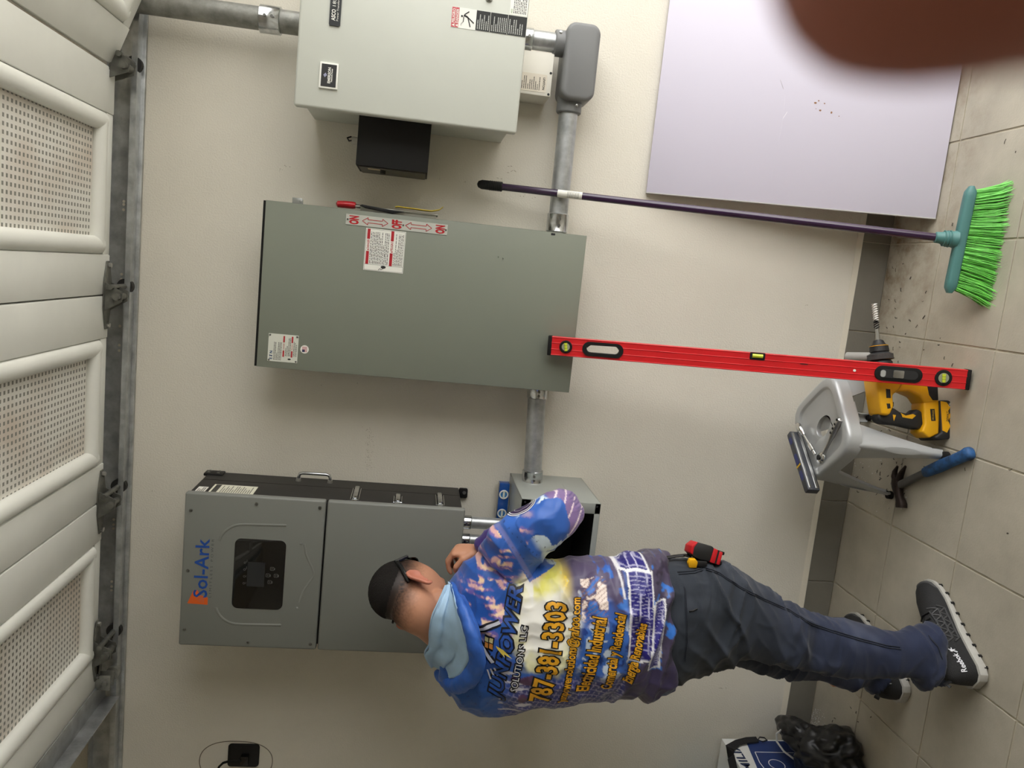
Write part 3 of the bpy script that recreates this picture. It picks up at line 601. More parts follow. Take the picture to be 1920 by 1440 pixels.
# ------------------------------------------------------------------ outlet plate high at the left
ol = thing('outlet_plate', 'black rectangular outlet plate on the wall with a plug and cable', 'outlet', (-1.74, 0, 2.00))
MB().prism(rrect(-1.765, -1.680, 2.003, 2.108, .012), lambda a, b, c: Vector((a, -c, b)), .0, .008).build('plate', M_black, ol, bevel=.003)
MB().prism(rrect(-1.745, -1.712, 2.035, 2.062, .004), lambda a, b, c: Vector((a, -c, b)), .008, .030).build('plug', M_gloss, ol, bevel=.002)
MB().tube([(-1.728, -.025, 2.055), (-1.722, -.04, 2.075), (-1.718, -.045, 2.095), (-1.728, -.04, 2.115), (-1.75, -.03, 2.13), (-1.79, -.02, 2.14), (-1.83, -.012, 2.12), (-1.87, -.008, 2.0), (-1.96, -.006, 1.6), (-2.06, -.006, 1.1), (-2.07, -.006, .14), (-2.07, -.02, .006)], .004, 10).build('cable', M_rubber, ol)
rg = MB()
ring = [Vector((-1.748 + .075 * math.copysign(abs(math.cos(a)) ** .9, math.cos(a)), -.0006, 2.08 + .122 * math.copysign(abs(math.sin(a)) ** .8, math.sin(a)))) for a in np.linspace(0, 2 * math.pi, 48, endpoint=False)]
rg.tube(ring, .0014, 6, closed=True).build('patch_crack', mat('plaster_crack', (120, 112, 98), .9), ol)

# ------------------------------------------------------------------ long red level leaning on the switch box
a0 = Vector((-.1586, -.5057, 0.0)); a1 = Vector((-.1943, -.2235, 1.1855))
zv = (a1 - a0).normalized(); xv = (Vector((1, 0, 0)) - zv * zv.x).normalized(); yv = zv.cross(xv)
RL = Matrix((xv, yv, zv)).transposed()
lift = .0125 * abs(yv.z) + .0285 * abs(xv.z) + .001
rl = thing('long_spirit_level', 'long red box spirit level leaning from the floor against the grey switch box', 'spirit level', a0 + Vector((0, 0, lift)), RL)
M_lred = mat('red_anodized_aluminium', (214, 26, 34), .38, var=.1, vscale=12, coat=.2)
Ln = (a1 - a0).length; hw, ht = .0285, .0125
def LB(mb, name, m, par=None, **k): return mb.build(name, m, par or rl, world=False, **k)
zA, zB = Ln - .2185, Ln - .1145
body = MB()
for z0_, z1_ in ((.010, zA), (zB, Ln - .010)):
    body.box(-hw, hw, -ht, ht, z0_, z1_)
    for x in (-.0095, .0095): body.box(x - .001, x + .001, -ht - .0012, ht + .0012, z0_, z1_)
for sd_ in (-1, 1):
    body.box(sd_ * .0130, sd_ * hw, -ht, ht, zA, zB); body.box(sd_ * (hw - .003), sd_ * (hw - .001), -ht - .0012, ht + .0012, .010, Ln - .010)
LB(body, 'level_body', M_lred, bevel=.0006, seg=1)
for z in (0, Ln - .012): LB(MB().box(-hw - .001, hw + .001, -ht - .0015, ht + .0015, z, z + .012), 'end_cap', M_rubber, bevel=.002)
fL = lambda a, b, c: Vector((a, -ht - c, b))
def slot_ring(z0, z1, w, open_):
    i = rrect(-w * .58, w * .58, z0 + .013, z1 - .013, w * .57, 8)
    if open_:
        oo = rrect(-w, w, z0, z1, w * .98, 8); ii = [(a - (.0022 * (1 + math.sin(b * 190)) if a > w * .3 else 0), b) for a, b in i]
        dpt = 2 * ht + .004
        return LB(MB().rings([[fL(a, b, .004) for a, b in oo], [fL(a, b, -dpt) for a, b in oo], [fL(a, b, -dpt) for a, b in ii], [fL(a, b, .004) for a, b in ii]], cap=False, closed=True), 'hand_grip', M_rubber, smooth=50)
    o = LB(MB().prism(rrect(-w, w, z0, z1, w * .98, 8), fL, -.001, .004), 'hand_grip', M_rubber, bevel=.0015)
    LB(MB().prism(i, fL, .003, .0046), 'grip_recess', mat('dark_recess', (36, 36, 37), .6), o, smooth=0)
    return o
slot_ring(Ln - .228, Ln - .105, .0215, True)
s2 = slot_ring(.133, .266, .0215, False)
LB(MB().prism(rrect(-.011, .011, .185, .215, .003), fL, .004, .0062), 'lock_slider', M_silver, s2, bevel=.001)
LB(MB().prism(rrect(-.011, .009, .236, .250, .006), fL, .004, .0058), 'maker_disc', mat('disc_grey', (170, 170, 166), .5), s2)
def vial(z, r, rotd):
    b = LB(MB().lathe([(r, 0), (r, .0025), (r * .86, .004), (r * .62, .003)], Matrix.Translation((0, -ht, z)) @ Matrix.Rotation(math.pi / 2, 4, 'X'), 32), 'vial_bezel', M_rubber)
    LB(MB().lathe([(r * .62, 0), (r * .62, .0034)], Matrix.Translation((0, -ht, z)) @ Matrix.Rotation(math.pi / 2, 4, 'X'), 24), 'vial_face', mat('vial_backing', (150, 152, 130), .5), b)
    ca, sa = math.cos(rotd), math.sin(rotd)
    LB(MB().cyl((-.012 * ca, -ht - .005, z - .012 * sa), (.012 * ca, -ht - .005, z + .012 * sa), .0048, n=14), 'vial', mat('yellow_green_vial', (206, 220, 60), .12, coat=.5), b)
    for f in (-.25, .25): LB(MB().cyl((.012 * ca * f * 1.4 - .0001, -ht - .005, z + .012 * sa * f * 1.4), (.012 * ca * f * 1.4 + .0006 * ca + .0001, -ht - .005, z + .012 * sa * f * 1.4 + .0006 * sa), .0050, n=14), 'vial_line', M_ink, b)
vial(.075, .0235, .1); vial(Ln - .055, .0195, .15)
c = LB(MB().prism(rrect(.008, hw + .001, .578, .622, .003), fL, -.001, .002), 'center_vial_frame', M_rubber, bevel=.001)
LB(MB().cyl((.0195, -ht - .001, .585), (.0195, -ht - .001, .615), .0060, n=14), 'vial', mat('yellow_green_vial', (206, 220, 60), .12), c)
LB(MB().prism(rrect(-.003, .004, .318, .326, .003), fL, .0012, .0016), 'paint_chip', M_paper, smooth=0)
LB(MB().prism([(.006, .455), (.008, .455), (.008, .475), (.006, .477)], fL, .0002, .0015), 'scuff_mark', M_ink, smooth=0)

# ------------------------------------------------------------------ lavender board leaning on the wall
bd0 = Vector((.316, -.2335, 0)); topz, topy = .8815, -.022
bx1 = 1.24; bt = .019
dirb = Vector((0, topy - bd0.y, topz)).normalized(); nb = Vector((0, dirb.z, -dirb.y))       # nb points to the wall
Lb = Vector((0, topy - bd0.y, topz)).length
brd = thing('leaning_board', 'large pale lavender laminated board leaning against the wall at the right', 'board', (.78, bd0.y, 0))
def fB(a, b, c): return Vector((a, bd0.y, .0)) + dirb * b - nb * c + Vector((0, 0, bt * abs(nb.z)))
mb = MB(); mb.rings([[fB(a, b, 0) for a, b in ((.316, 0), (bx1, 0), (bx1, Lb), (.316, Lb))], [fB(a, b, -bt) for a, b in ((.316, 0), (bx1, 0), (bx1, Lb), (.316, Lb))]])
mb.build('panel', mat('lavender_laminate', (206, 201, 215), .4, spec=.35), brd, bevel=.001)
eb = MB(); eb.rings([[fB(a, b, .0002) for a, b in ((.3145, -.0005), (.3175, -.0005), (.3175, Lb), (.3145, Lb))], [fB(a, b, -bt - .0002) for a, b in ((.3145, -.0005), (.3175, -.0005), (.3175, Lb), (.3145, Lb))]]); eb.build('edge_band', mat('edge_grey', (190, 188, 186), .5), brd)
hm_ = mat('chipped_particleboard', (142, 104, 76), .9)
for (px, py, r) in ((1529, 193, .0035), (1535, 189, .0022), (1546, 194, .002), (1530, 204, .0012), (1538, 207, .003), (1559, 211, .003), (1573, 218, .0014)):
    d = ray(px, py); nn = -nb; q = fB(.5, .3, 0); p = CP + d * ((q - CP).dot(nn) / d.dot(nn))
    k = MB(); rr_ = random.Random(px); ringp = [(p + Vector((1, 0, 0)) * r * math.cos(a) * rr_.uniform(.7, 1.2) + dirb * r * math.sin(a) * rr_.uniform(.8, 1.5)) for a in np.linspace(0, 2 * math.pi, 9, endpoint=False)]
    k.rings([[q2 + nn * .0004 for q2 in ringp], [q2 - nn * .002 for q2 in ringp]]); k.build('drill_hole', hm_, brd, smooth=0)
sc = MB()
def bpt(px, py): 
    d = ray(px, py); nn = -nb; q = fB(.5, .3, 0); return CP + d * ((q - CP).dot(nn) / d.dot(nn)) + nn * .0004
for pts, w in (([(1472, 180), (1470, 205), (1466, 235), (1460, 265)], .0012), ([(1476, 210), (1468, 222), (1464, 245)], .0012)):
    P_ = [bpt(*q) for q in pts]; sc.rings([[p - Vector((w, 0, 0)), p + Vector((w, 0, 0)), p + Vector((w, 0, 0)) - nb * .0003, p - Vector((w, 0, 0)) - nb * .0003] for p in P_])
sc.build('scratch', mat('scratch_white', (245, 243, 246), .5), brd, smooth=0)
sc = MB()
for pts, w in (([(1463, 150), (1469, 167)], .0006), ([(1452, 312), (1448, 340)], .0006)):
    P_ = [bpt(*q) for q in pts]; sc.rings([[p - Vector((w, 0, 0)), p + Vector((w, 0, 0)), p + Vector((w, 0, 0)) - nb * .0003, p - Vector((w, 0, 0)) - nb * .0003] for p in P_])
sc.build('scratch', mat('scratch_dark', (150, 140, 140), .6), brd, smooth=0)

# ------------------------------------------------------------------ broom
tip = Vector((.2765, -.045, 1.439)); sock = Vector((.2325, -.468, .128))
dz = (tip - sock).normalized(); L = (tip - sock).length
hx = Vector((.264, 0, -.010)); xb = (hx - dz * hx.dot(dz)).normalized(); yb = dz.cross(xb)
RB = Matrix((xb, yb, dz)).transposed()
br = thing('broom', 'broom with green bristles and dark purple handle leaning on the wall', 'broom', sock, RB)
def BB(mb, n, m, par=None, **k): return mb.build(n, m, par or br, world=False, **k)
BB(MB().cyl((0, 0, .0), (0, 0, L - .07), .0112, n=24), 'handle', mat('purple_lacquered_handle', (48, 24, 56), .25, coat=.4))
BB(MB().tube([(0, 0, L - .082), (0, 0, L - .080), (0, 0, L - .04), (0, 0, L - .015), (0, 0, L - .004), (0, 0, L)], [.012, .0145, .0145, .0145, .010, .003], 20), 'end_grip', M_black)
gr = MB()
for k in range(7): gr.tube([Vector((.0148 * math.cos(a), .0148 * math.sin(a), L - .078 + k * .006)) for a in np.linspace(0, 2 * math.pi, 20, endpoint=False)], .0011, 6, closed=True)
BB(gr, 'grip_ridge', M_black)
stk = BB(MB().cyl((0, 0, L - .335), (0, 0, L - .258), .0116, n=24, cap=False), 'price_sticker', mat('sticker_white', (226, 224, 214), .55))
pr = MB()
for k in range(9): pr.tube([Vector((.0118 * math.cos(a), .0118 * math.sin(a), L - .29 - k * .0042)) for a in np.linspace(-2.6, -.8, 6)], .0006, 4)
BB(pr, 'fine_lettering', mat('print_grey', (110, 108, 104), .6), stk)
M_teal = mat('teal_plastic', (74, 122, 118), .45, var=.06, vscale=20)
BB(MB().tube([(0, 0, .028), (0, 0, .026), (0, 0, .012), (0, 0, .0), (0, 0, -.01), (0, 0, -.03)], [.0125, .0155, .0165, .021, .021, .026], 24), 'socket', M_teal)
tr_ = MB()
for z, r in ((.004, .0215), (-.004, .0222), (-.011, .023)): tr_.tube([Vector((r * math.cos(a), r * math.sin(a), z)) for a in np.linspace(0, 2 * math.pi, 24, endpoint=False)], .0016, 6, closed=True)
BB(tr_, 'socket_thread', M_teal)
hb2 = []
for i, x in enumerate(np.linspace(-.150, .150, 21)):
    e = min(1, (.150 - abs(x)) / .018) ** .5 if abs(x) < .15 else 0
    w, h = .0120 + .007 * e, .006 + .009 * e
    hb2.append([Vector((x, w * math.copysign(abs(math.cos(a)) ** .6, math.cos(a)), -.040 + h * math.copysign(abs(math.sin(a)) ** .6, math.sin(a)))) for a in np.linspace(0, 2 * math.pi, 20, endpoint=False)])
BB(MB().rings(hb2), 'broom_head', M_teal, smooth=50)
rnd = random.Random(4)
for part, rows_, cm in (('bristle_tuft', 3, mat('green_bristle', (112, 208, 78), .45, var=.3, vscale=60)),):
    for ti in range(24):
        u = -1 + 2 * (ti + .5) / 24
        bm_ = MB()
        for k in range(46):
            bx = u * .140 + rnd.uniform(-.006, .006); by = rnd.uniform(-.013, .013)
            spread = u * .050 + rnd.gauss(0, .006); ty = by * 2.2 + rnd.gauss(0, .007)
            l = .118 + rnd.uniform(-.012, .006) - abs(u) * .004
            p0 = Vector((bx, by, -.050)); p2 = Vector((bx + spread, ty, -.058 - l)); p1 = (p0 + p2) / 2 + Vector((rnd.gauss(0, .002) - spread * .12, rnd.gauss(0, .002), 0))
            bm_.tube([p0, p1, p2], [.0008, .0008, .0007], 3, cap=False)
        BB(bm_, part, cm, smooth=0, fix=False)
fz = MB()
for k in range(4200):
    u = rnd.uniform(-1, 1); bx = u * .143 + u * .048 + rnd.gauss(0, .004); ty = rnd.gauss(0, .019); z = -.058 - .110 - rnd.uniform(-.004, .010) + abs(u) * .004
    fz.tube([Vector((bx, ty, z)), Vector((bx + rnd.gauss(u * .006, .004), ty + rnd.gauss(0, .004), z - rnd.uniform(.006, .014)))], .00065, 3, cap=False)
BB(fz, 'frayed_tip', mat('pale_frayed_bristle', (196, 208, 150), .6), smooth=0, fix=False, kind='stuff')

# ------------------------------------------------------------------ box, strap, bag and blue bag at the lower left
cb = thing('cardboard_box', 'white and navy printed box by the wall, at the left edge', 'box', (-1.76, -.15, 0))
BX1 = -1.607; BX0 = -2.0; BY0 = -.30; BZ1 = .345
MB().box(BX0, BX1, BY0, -.02, 0.001, BZ1).build('carton', mat('carton_white', (222, 222, 218), .6), cb, bevel=.002)
flX = fr_xz(BY0)
M_navy = mat('carton_navy', (28, 52, 108), .55)
t = MB().prism([(BX0 + .01, .01), (BX1 - .002, .01), (BX1 - .002, BZ1 - .07), (BX0 + .12, BZ1 - .20), (BX0 + .01, BZ1 - .23)], flX, 0, .0008); pn = t.build('navy_print', M_navy, cb, smooth=0)
t = MB(); put_text(t, 'FAMILIA', flX, BX0 + .16, BX1 - .02, BZ1 - .07, BZ1 - .03, .001, .02); t.build('lettering', mat('carton_ink', (34, 48, 84), .6), cb, smooth=0)
M_line = mat('carton_line', (230, 232, 236), .6)
t = MB(); 
stroke(t, flX, [(BX1 - .03, .12), (BX1 - .045, .19), (BX1 - .08, .235), (BX1 - .10, .24)], .003, .0012); t.build('line_drawing', M_line, pn, smooth=0)
t = MB(); put_text(t, 'DY', flX, BX1 - .14, BX1 - .07, .05, .10, .0012, .02); t.build('lettering', M_line, pn, smooth=0)
flR = lambda a, b, c: Vector((BX1 + c, a, b))
t = MB().prism([(-.29, .01), (-.03, .01), (-.03, BZ1 - .09), (-.29, BZ1 - .045)], flR, 0, .0008); pn = t.build('navy_print', M_navy, cb, smooth=0)
t = MB(); c_ = circ(-.17, .20, .028, 20)
for a, b in zip(c_, c_[1:] + c_[:1]): stroke(t, flR, [a, b], .003, .0012)
t.build('line_drawing', M_line, pn, smooth=0)
t = MB(); stroke(t, flR, [(-.28, .22), (-.25, .255), (-.16, .26), (-.10, .25), (-.10, .10)], .003, .0012); t.build('line_drawing', M_line, pn, smooth=0)
t = MB(); put_text(t, 'DY', flR, -.26, -.20, .06, .11, .0012, .02); t.build('lettering', M_line, pn, smooth=0)
t = MB(); put_text(t, 'FAMILIA', flR, -.285, -.05, BZ1 - .042, BZ1 - .010, .001, .02); t.build('lettering', mat('carton_ink', (34, 48, 84), .6), cb, smooth=0)
# strap, black bag, blue bag
sp_ = [(-1.70, -.34, .395), (-1.665, -.26, .372), (-1.635, -.19, .360), (-1.608, -.13, .354), (-1.599, -.09, .342), (-1.596, -.06, .30), (-1.595, -.045, .255), (-1.595, -.04, .215)]
stp_ = thing('carry_strap', 'black webbing strap with a metal clip draped over the printed box', 'strap', sp_[0])
st = MB(); Q = [Vector(p) for p in sp_]
rg = []
for i, p in enumerate(Q):
    t_ = (Q[min(i + 1, len(Q) - 1)] - Q[max(i - 1, 0)]).normalized(); s_ = Vector((.25, 1, .3)).normalized() if i > 3 else Vector((.8, -.35, -.4)).normalized(); s_ = (s_ - t_ * s_.dot(t_)).normalized(); n_ = t_.cross(s_)
    w_ = .017 if i < 5 else .012
    rg.append([p + s_ * w_ + n_ * .0015, p - s_ * w_ + n_ * .0015, p - s_ * w_ - n_ * .0015, p + s_ * w_ - n_ * .0015])
st.rings(rg); st.build('webbing', mat('black_webbing', (26, 26, 28), .85, bump=.3, bscale=300), stp_)
MB().tube([(-1.596, -.04, .213), (-1.594, -.027, .20), (-1.594, -.030, .183), (-1.594, -.045, .180), (-1.596, -.052, .20)], .0025, 8, closed=True).build('clip_ring', M_black, stp_)
def blob(name, label, cat, c, sx, sy, sz, m, seed, amp=.25, fs=9., rot=0., flatb=True, n=48):
    bm = bmesh.new(); bmesh.ops.create_icosphere(bm, subdivisions=5, radius=1)
    R = Matrix.Rotation(rot, 3, 'Z')
    for v in bm.verts:
        p = v.co.copy(); s = 1 + amp * (noise.fractal(p * fs * .15 + Vector((seed, 0, 0)), .6, 2, 3)) + amp * .55 * abs(noise.noise(Vector((p.x * fs * .3, p.y * fs * .3, p.z * fs * .12 + seed)))) 
        q = Vector((p.x * sx, p.y * sy, p.z * sz)) * s
        if flatb and q.z < -sz * .8: q.z = -sz * .8
        v.co = R @ q
    me = bpy.data.meshes.new(name); bm.to_mesh(me); bm.free()
    o = mesh_obj(name, me, m, smooth=180); z0 = min(v.co.z for v in me.vertices)
    me.transform(Matrix.Translation((0, 0, -z0))); o.location = c
    INFO[o] = Matrix.Translation(Vector(c))
    if label: tag(o, label, cat)
    return o
bag = thing('fabric_bag', 'crumpled shiny black fabric bag with white piping, in front of the printed box', 'bag', (-1.495, -.25, 0))
b_ = blob('bag_body', None, None, (0, 0, 0), .078, .14, .10, mat('black_nylon', (20, 20, 22), .38, bump=.15, bscale=25, spec=.5), 3.1, .30, 8, .3)
b_.data.transform(Matrix.Translation((0, 0, .0))); b_.parent = bag; b_.location = (.0, .0, .0); INFO[b_] = INFO[bag]
b_ = blob('bag_flap', None, None, (0, 0, 0), .05, .10, .045, mat('black_nylon', (20, 20, 22), .38), 8.3, .22, 6, .2, False); b_.parent = bag; b_.location = (.0, .10, .09); INFO[b_] = INFO[bag]
MB().tube([(-1.575, -.20, .14), (-1.568, -.15, .17), (-1.55, -.12, .185), (-1.52, -.12, .19), (-1.49, -.14, .185)], .0035, 8).build('piping', mat('white_piping', (220, 220, 218), .6), bag)
bb_ = blob('blue_bag', 'bright blue bag corner at the left edge behind the black strap', 'bag', (-1.815, -.155, .346), .10, .09, .078, mat('bright_blue_fabric', (40, 150, 210), .5), 5.5, .2, 6)

# ------------------------------------------------------------------ metal stool
SC = Vector((-.375, -.267, 0)); SZ = .300
stool = thing('metal_stool', 'low silver painted metal stool with a hole in its square seat', 'stool', SC, Matrix.Rotation(math.radians(-5), 3, 'Z'))
M_stool = mat('silver_stool_paint', (178, 180, 180), .3, .25, coat=.15)
def sq(r, a, n=5.):                                     # superellipse turned 45 degrees
    c, s = math.cos(a), math.sin(a); d = (abs(c) ** n + abs(s) ** n) ** (-1 / n)
    x, y = c * d * r, s * d * r; k = math.sqrt(.5); return (x * k - y * k, x * k + y * k)
NA = 64; H = .138
angs = [2 * math.pi * k / NA for k in range(NA)]
hole = []
for a in angs:
    hx_, hy_ = math.cos(a), math.sin(a); r_ = .038 * (1 - .35 * math.sin(a)); p = (hx_ * r_ * .72, hy_ * r_ * 1.15); ca, sa = math.cos(.9), math.sin(.9); hole.append((p[0] * ca - p[1] * sa, p[0] * sa + p[1] * ca))
def seat_ring(f, r, z):
    out = []
    for a, h in zip(angs, hole):
        q = sq(r, a - math.pi / 4 + .0, 5.); out.append(Vector((h[0] * (1 - f) + q[0] * f, h[1] * (1 - f) + q[1] * f, z)))
    return out
rr = [seat_ring(0, H, SZ - .022), seat_ring(0, H, SZ - .010), seat_ring(.08, H * .4, SZ - .008)]
rr += [seat_ring(1, H * .45, SZ - .008), seat_ring(1, H * .74, SZ - .008), seat_ring(1, H * .765, SZ - .006), seat_ring(1, H * .79, SZ - .001), seat_ring(1, H * .81, SZ), seat_ring(1, H * .93, SZ), seat_ring(1, H * .975, SZ - .003), seat_ring(1, H * .995, SZ - .009), seat_ring(1, H, SZ - .016), seat_ring(1, H * 1.012, SZ - .045), seat_ring(1, H * 1.0, SZ - .0455), seat_ring(1, H * .985, SZ - .016), seat_ring(.5, H * .8, SZ - .022)]
MB().rings(rr, cap=False, closed=True).build('seat', M_stool, stool, world=False, smooth=50)
for k in range(4):
    a = math.radians(90 * k)
    R4 = Matrix.Rotation(a, 3, 'Z')
    def sect(f):
        z = (SZ - .038) * (1 - f) + .014 * f; d = .176 * (1 - f) + .213 * f; w = .082 * (1 - f) ** 1.3 + .020 * (1 - (1 - f) ** 1.3); th_ = .0025; rc_ = .014
        k2 = math.sqrt(.5)
        outer = [(d - w * k2, -w * k2), (d - rc_ * k2 * 1.6, -rc_ * k2 * 1.6), (d - rc_ * .42, -rc_ * .42), (d - rc_ * .3, 0), (d - rc_ * .42, rc_ * .42), (d - rc_ * k2 * 1.6, rc_ * k2 * 1.6), (d - w * k2, w * k2)]
        inner = [(x - th_ * 1.4, y * (1 - th_ / (abs(y) + .004))) for x, y in reversed(outer)]
        return [R4 @ Vector((x, y, z)) for x, y in outer + inner]
    lg_ = MB().rings([sect(f) for f in np.linspace(0, 1, 9)]).build('leg', M_stool, stool, world=False, smooth=40)
    e0 = R4 @ Vector((.176 + .3 * .029 - .002, 0, SZ - .038 - .25 * .25)); 
    gr_ = []
    for f in np.linspace(.30, .72, 9):
        z = (SZ - .038) * (1 - f) + .014 * f; d = .176 * (1 - f) + .213 * f; ww_ = .010 * math.sin(math.pi * min(max((f - .28) / .46, .02), .98)) ** .5 + .001
        gr_.append([R4 @ Vector((d - .0047 + .0012 * math.cos(t2), ww_ * math.sin(t2), z)) for t2 in np.linspace(0, 2 * math.pi, 10, endpoint=False)])
    MB().rings(gr_).build('leg_emboss', M_stool, lg_, world=False, smooth=60)
    MB().tube([R4 @ Vector((.207, 0, z)) for z in (.0, .002, .016, .019)], [.0125, .0135, .0125, .008], 14).build('rubber_foot', M_rubber, lg_, world=False)
    # skirt rail to the next leg
    def rail(f):
        p = Vector((.170, 0, 0)); R5 = Matrix.Rotation(math.radians(90 * (k + 1)), 3, 'Z'); return (R4 @ p) * (1 - f) + (R5 @ p) * f
    mb = MB(); A_, B_ = rail(.36), rail(.64); nrm = (A_ + B_).normalized()
    mb.rings([[q + nrm * s * .001 + Vector((0, 0, z)) for s, z in ((1, SZ - .04), (1, SZ - .062), (-1, SZ - .062), (-1, SZ - .04))] for q in (A_, B_)]).build('skirt_rail', M_stool, stool, world=False)
pc = mat('chipped_paint', (60, 58, 56), .8)
# tools lying on the stool
SY0 = SZ - .0075
M_chrome = mat('chrome', (214, 214, 212), .12, 1.)
q0, q1 = atZ(1496, 796, SY0 + .02), atZ(1529, 852, SY0 + .008)
ex = thing('socket_extension', 'chrome socket extension bar lying on the stool beside the torpedo level', 'socket wrench', (q0.x, q0.y, SY0))
dd_ = (q1 - q0).normalized(); Lx = (q1 - q0).length
MB().tube([q0, q0 + dd_ * .002, q0 + dd_ * .035, q0 + dd_ * .038, q0 + dd_ * .05], [.0085, .0095, .0095, .0075, .0055], 18).build('socket', M_chrome, ex)
MB().tube([q0 + dd_ * .04, q1 - dd_ * .045], .0042, 14).build('shaft', M_chrome, ex)
MB().tube([q1 - dd_ * .047, q1 - dd_ * .044, q1 - dd_ * .018, q1 - dd_ * .016, q1], [.005, .0075, .0075, .005, .0048], 14).build('drive_end', M_chrome, ex)
q0, q1 = atZ(1575, 786, SY0 + .012), atZ(1536, 864, SY0 + .012); SY0 += .0008
ra = thing('ratchet', 'chrome ratchet wrench with an oval head lying across the stool seat', 'ratchet', (q1.x, q1.y, SY0))
dd_ = (q1 - q0).normalized(); Lx = (q1 - q0).length; sd = Vector((0, 0, 1)).cross(dd_).normalized()
def loftbar(st_, par, nm, m):
    rg = []
    for f, w, h, zc in st_:
        p = q0 + dd_ * Lx * f; p = Vector((p.x, p.y, SY0 + zc)); rg.append([p + sd * w * math.cos(a) + Vector((0, 0, h * math.sin(a))) for a in np.linspace(0, 2 * math.pi, 14, endpoint=False)])
    return MB().rings(rg).build(nm, m, par, smooth=50)
loftbar([(-.02, .004, .004, .0105), (0, .0095, .009, .0105), (.08, .0105, .010, .0105), (.35, .0098, .0095, .0105), (.48, .0075, .007, .0095), (.62, .006, .0055, .0085), (.78, .007, .006, .0085), (.84, .010, .0075, .0085)], ra, 'handle', M_silver)
loftbar([(.80, .006, .006, .0085), (.84, .0125, .0085, .009), (.90, .0175, .009, .009), (.96, .0175, .009, .009), (1.02, .012, .0085, .009), (1.05, .004, .006, .009)], ra, 'ratchet_head', M_chrome)
hp = q0 + dd_ * Lx * .92; MB().cyl((hp.x, hp.y, SY0 + .016), (hp.x, hp.y, SY0 + .021), .0085, n=18).build('selector', M_black, ra)
for f in (.02, .12, .22, .32): p = q0 + dd_ * Lx * f; MB().cyl((p.x, p.y, SY0 + .0175), (p.x, p.y, SY0 + .0212), .004, n=10).build('grip_dot', M_black, ra)
# torpedo level on the left corner of the seat
q0, q1 = atZ(1489, 813, SZ + .020), atZ(1524, 922, SZ + .020)
dd_ = (q1 - q0); dd_.z = 0; Lx = dd_.length; dd_.normalize(); sd = Vector((-dd_.y, dd_.x, 0)); 
if sd.y > 0: sd = -sd
Rt = Matrix((dd_, sd, Vector((0, 0, 1)))).transposed()
if Rt.determinant() < 0: Rt = Matrix((-dd_, sd, Vector((0, 0, 1)))).transposed(); q0, q1 = q1, q0
tl = thing('torpedo_level', 'dark grey and blue torpedo level lying on the left corner of the stool', 'spirit level', (q0.x, q0.y, SZ + .0005), Rt)
def TL(mb, n, m, par=None, **k): return mb.build(n, m, par or tl, world=False, **k)
sgn = 1
def torp(a, b): return [(0 + a, -.011 + b), (.012, -.013), (Lx - .012, -.013), (Lx, -.011), (Lx, .011), (Lx - .012, .013), (.012, .013), (0, .011)]
TL(MB().prism(torp(0, 0), lambda a, b, c: Vector((a, b, c)), 0, .040), 'level_body', mat('torpedo_grey', (70, 72, 78), .45, .3), bevel=.002)
TL(MB().box(.006, Lx - .006, .0105, .0140, .004, .014).box(.006, Lx - .006, .0105, .0140, .028, .036), 'steel_rail', M_silver, bevel=.0008)
M_tb = mat('torpedo_blue', (44, 54, 116), .4)
for x0_, x1_ in ((.02, .045), (.085, .125), (.150, .185)):
    TL(MB().prism(rrect(x0_, x1_, -.008, .008, .006), lambda a, b, c: Vector((a, b, c)), .0395, .0408), 'vial_window', M_tb, smooth=0)
TL(MB().box(.128, .134, -.0125, .0125, .040, .0412), 'yellow_stripe', mat('stripe_yellow', (220, 176, 40), .5), smooth=0)

# ------------------------------------------------------------------ claw hammer on the floor
hmr = thing('claw_hammer', 'claw hammer with a worn blue rubber grip lying on the tiles by the stool', 'hammer', atZ(1700, 905, 0))
zc = .016
G0, G1, G2, G3 = atZ(1820, 849, zc), atZ(1735, 886, zc), atZ(1697, 905, zc), atZ(1684, 911, zc)
def flatloft(stn, nm, m, par, smooth=60):
    rg = []
    for i, (p, w, h) in enumerate(stn):
        t_ = (stn[min(i + 1, len(stn) - 1)][0] - stn[max(i - 1, 0)][0]); t_.z = 0; t_.normalize(); s_ = Vector((-t_.y, t_.x, 0))
        rg.append([p + s_ * w * math.copysign(abs(math.cos(a)) ** .75, math.cos(a)) + Vector((0, 0, h * math.copysign(abs(math.sin(a)) ** .75, math.sin(a)))) for a in np.linspace(0, 2 * math.pi, 18, endpoint=False)])
    return MB().rings(rg).build(nm, m, par, smooth=smooth)
ge = lambda f: G0.lerp(G1, f)
M_bgrip = mat('worn_blue_rubber', (38, 92, 150), .6, var=.5, vscale=28, var2=(24, 40, 58))
flatloft([(ge(-.03), .010, .008), (ge(0), .0175, .0150), (ge(.06), .0195, .0158), (ge(.12), .0165, .0152), (ge(.35), .0160, .0150), (ge(.65), .0175, .0155), (ge(.9), .0160, .0145), (ge(1.0), .0145, .013)], 'rubber_grip', M_bgrip, hmr)
flatloft([(G1.lerp(G2, -.1), .0105, .010), (G1.lerp(G2, .4), .0115, .010), (G2, .0125, .0105), (G3, .012, .010)], 'shaft', mat('grey_fibreglass', (84, 82, 78), .6, var=.2, vscale=30), hmr)
M_forge = mat('rusty_forged_steel', (58, 48, 44), .5, .7, var=.35, vscale=40, bump=.2, bscale=120)
def hp_(x, y): return atZ(x, y, zc)
head = flatloft([(hp_(1690, 952), .0165, .0155), (hp_(1690, 946), .0175, .0155), (hp_(1689, 940), .0150, .0145), (hp_(1687, 934), .0115, .0125), (hp_(1685, 925), .0130, .0135), (hp_(1683, 914), .0185, .0150), (hp_(1682, 905), .0190, .0150), (hp_(1681, 898), .016, .0130)], 'hammer_head', M_forge, hmr)
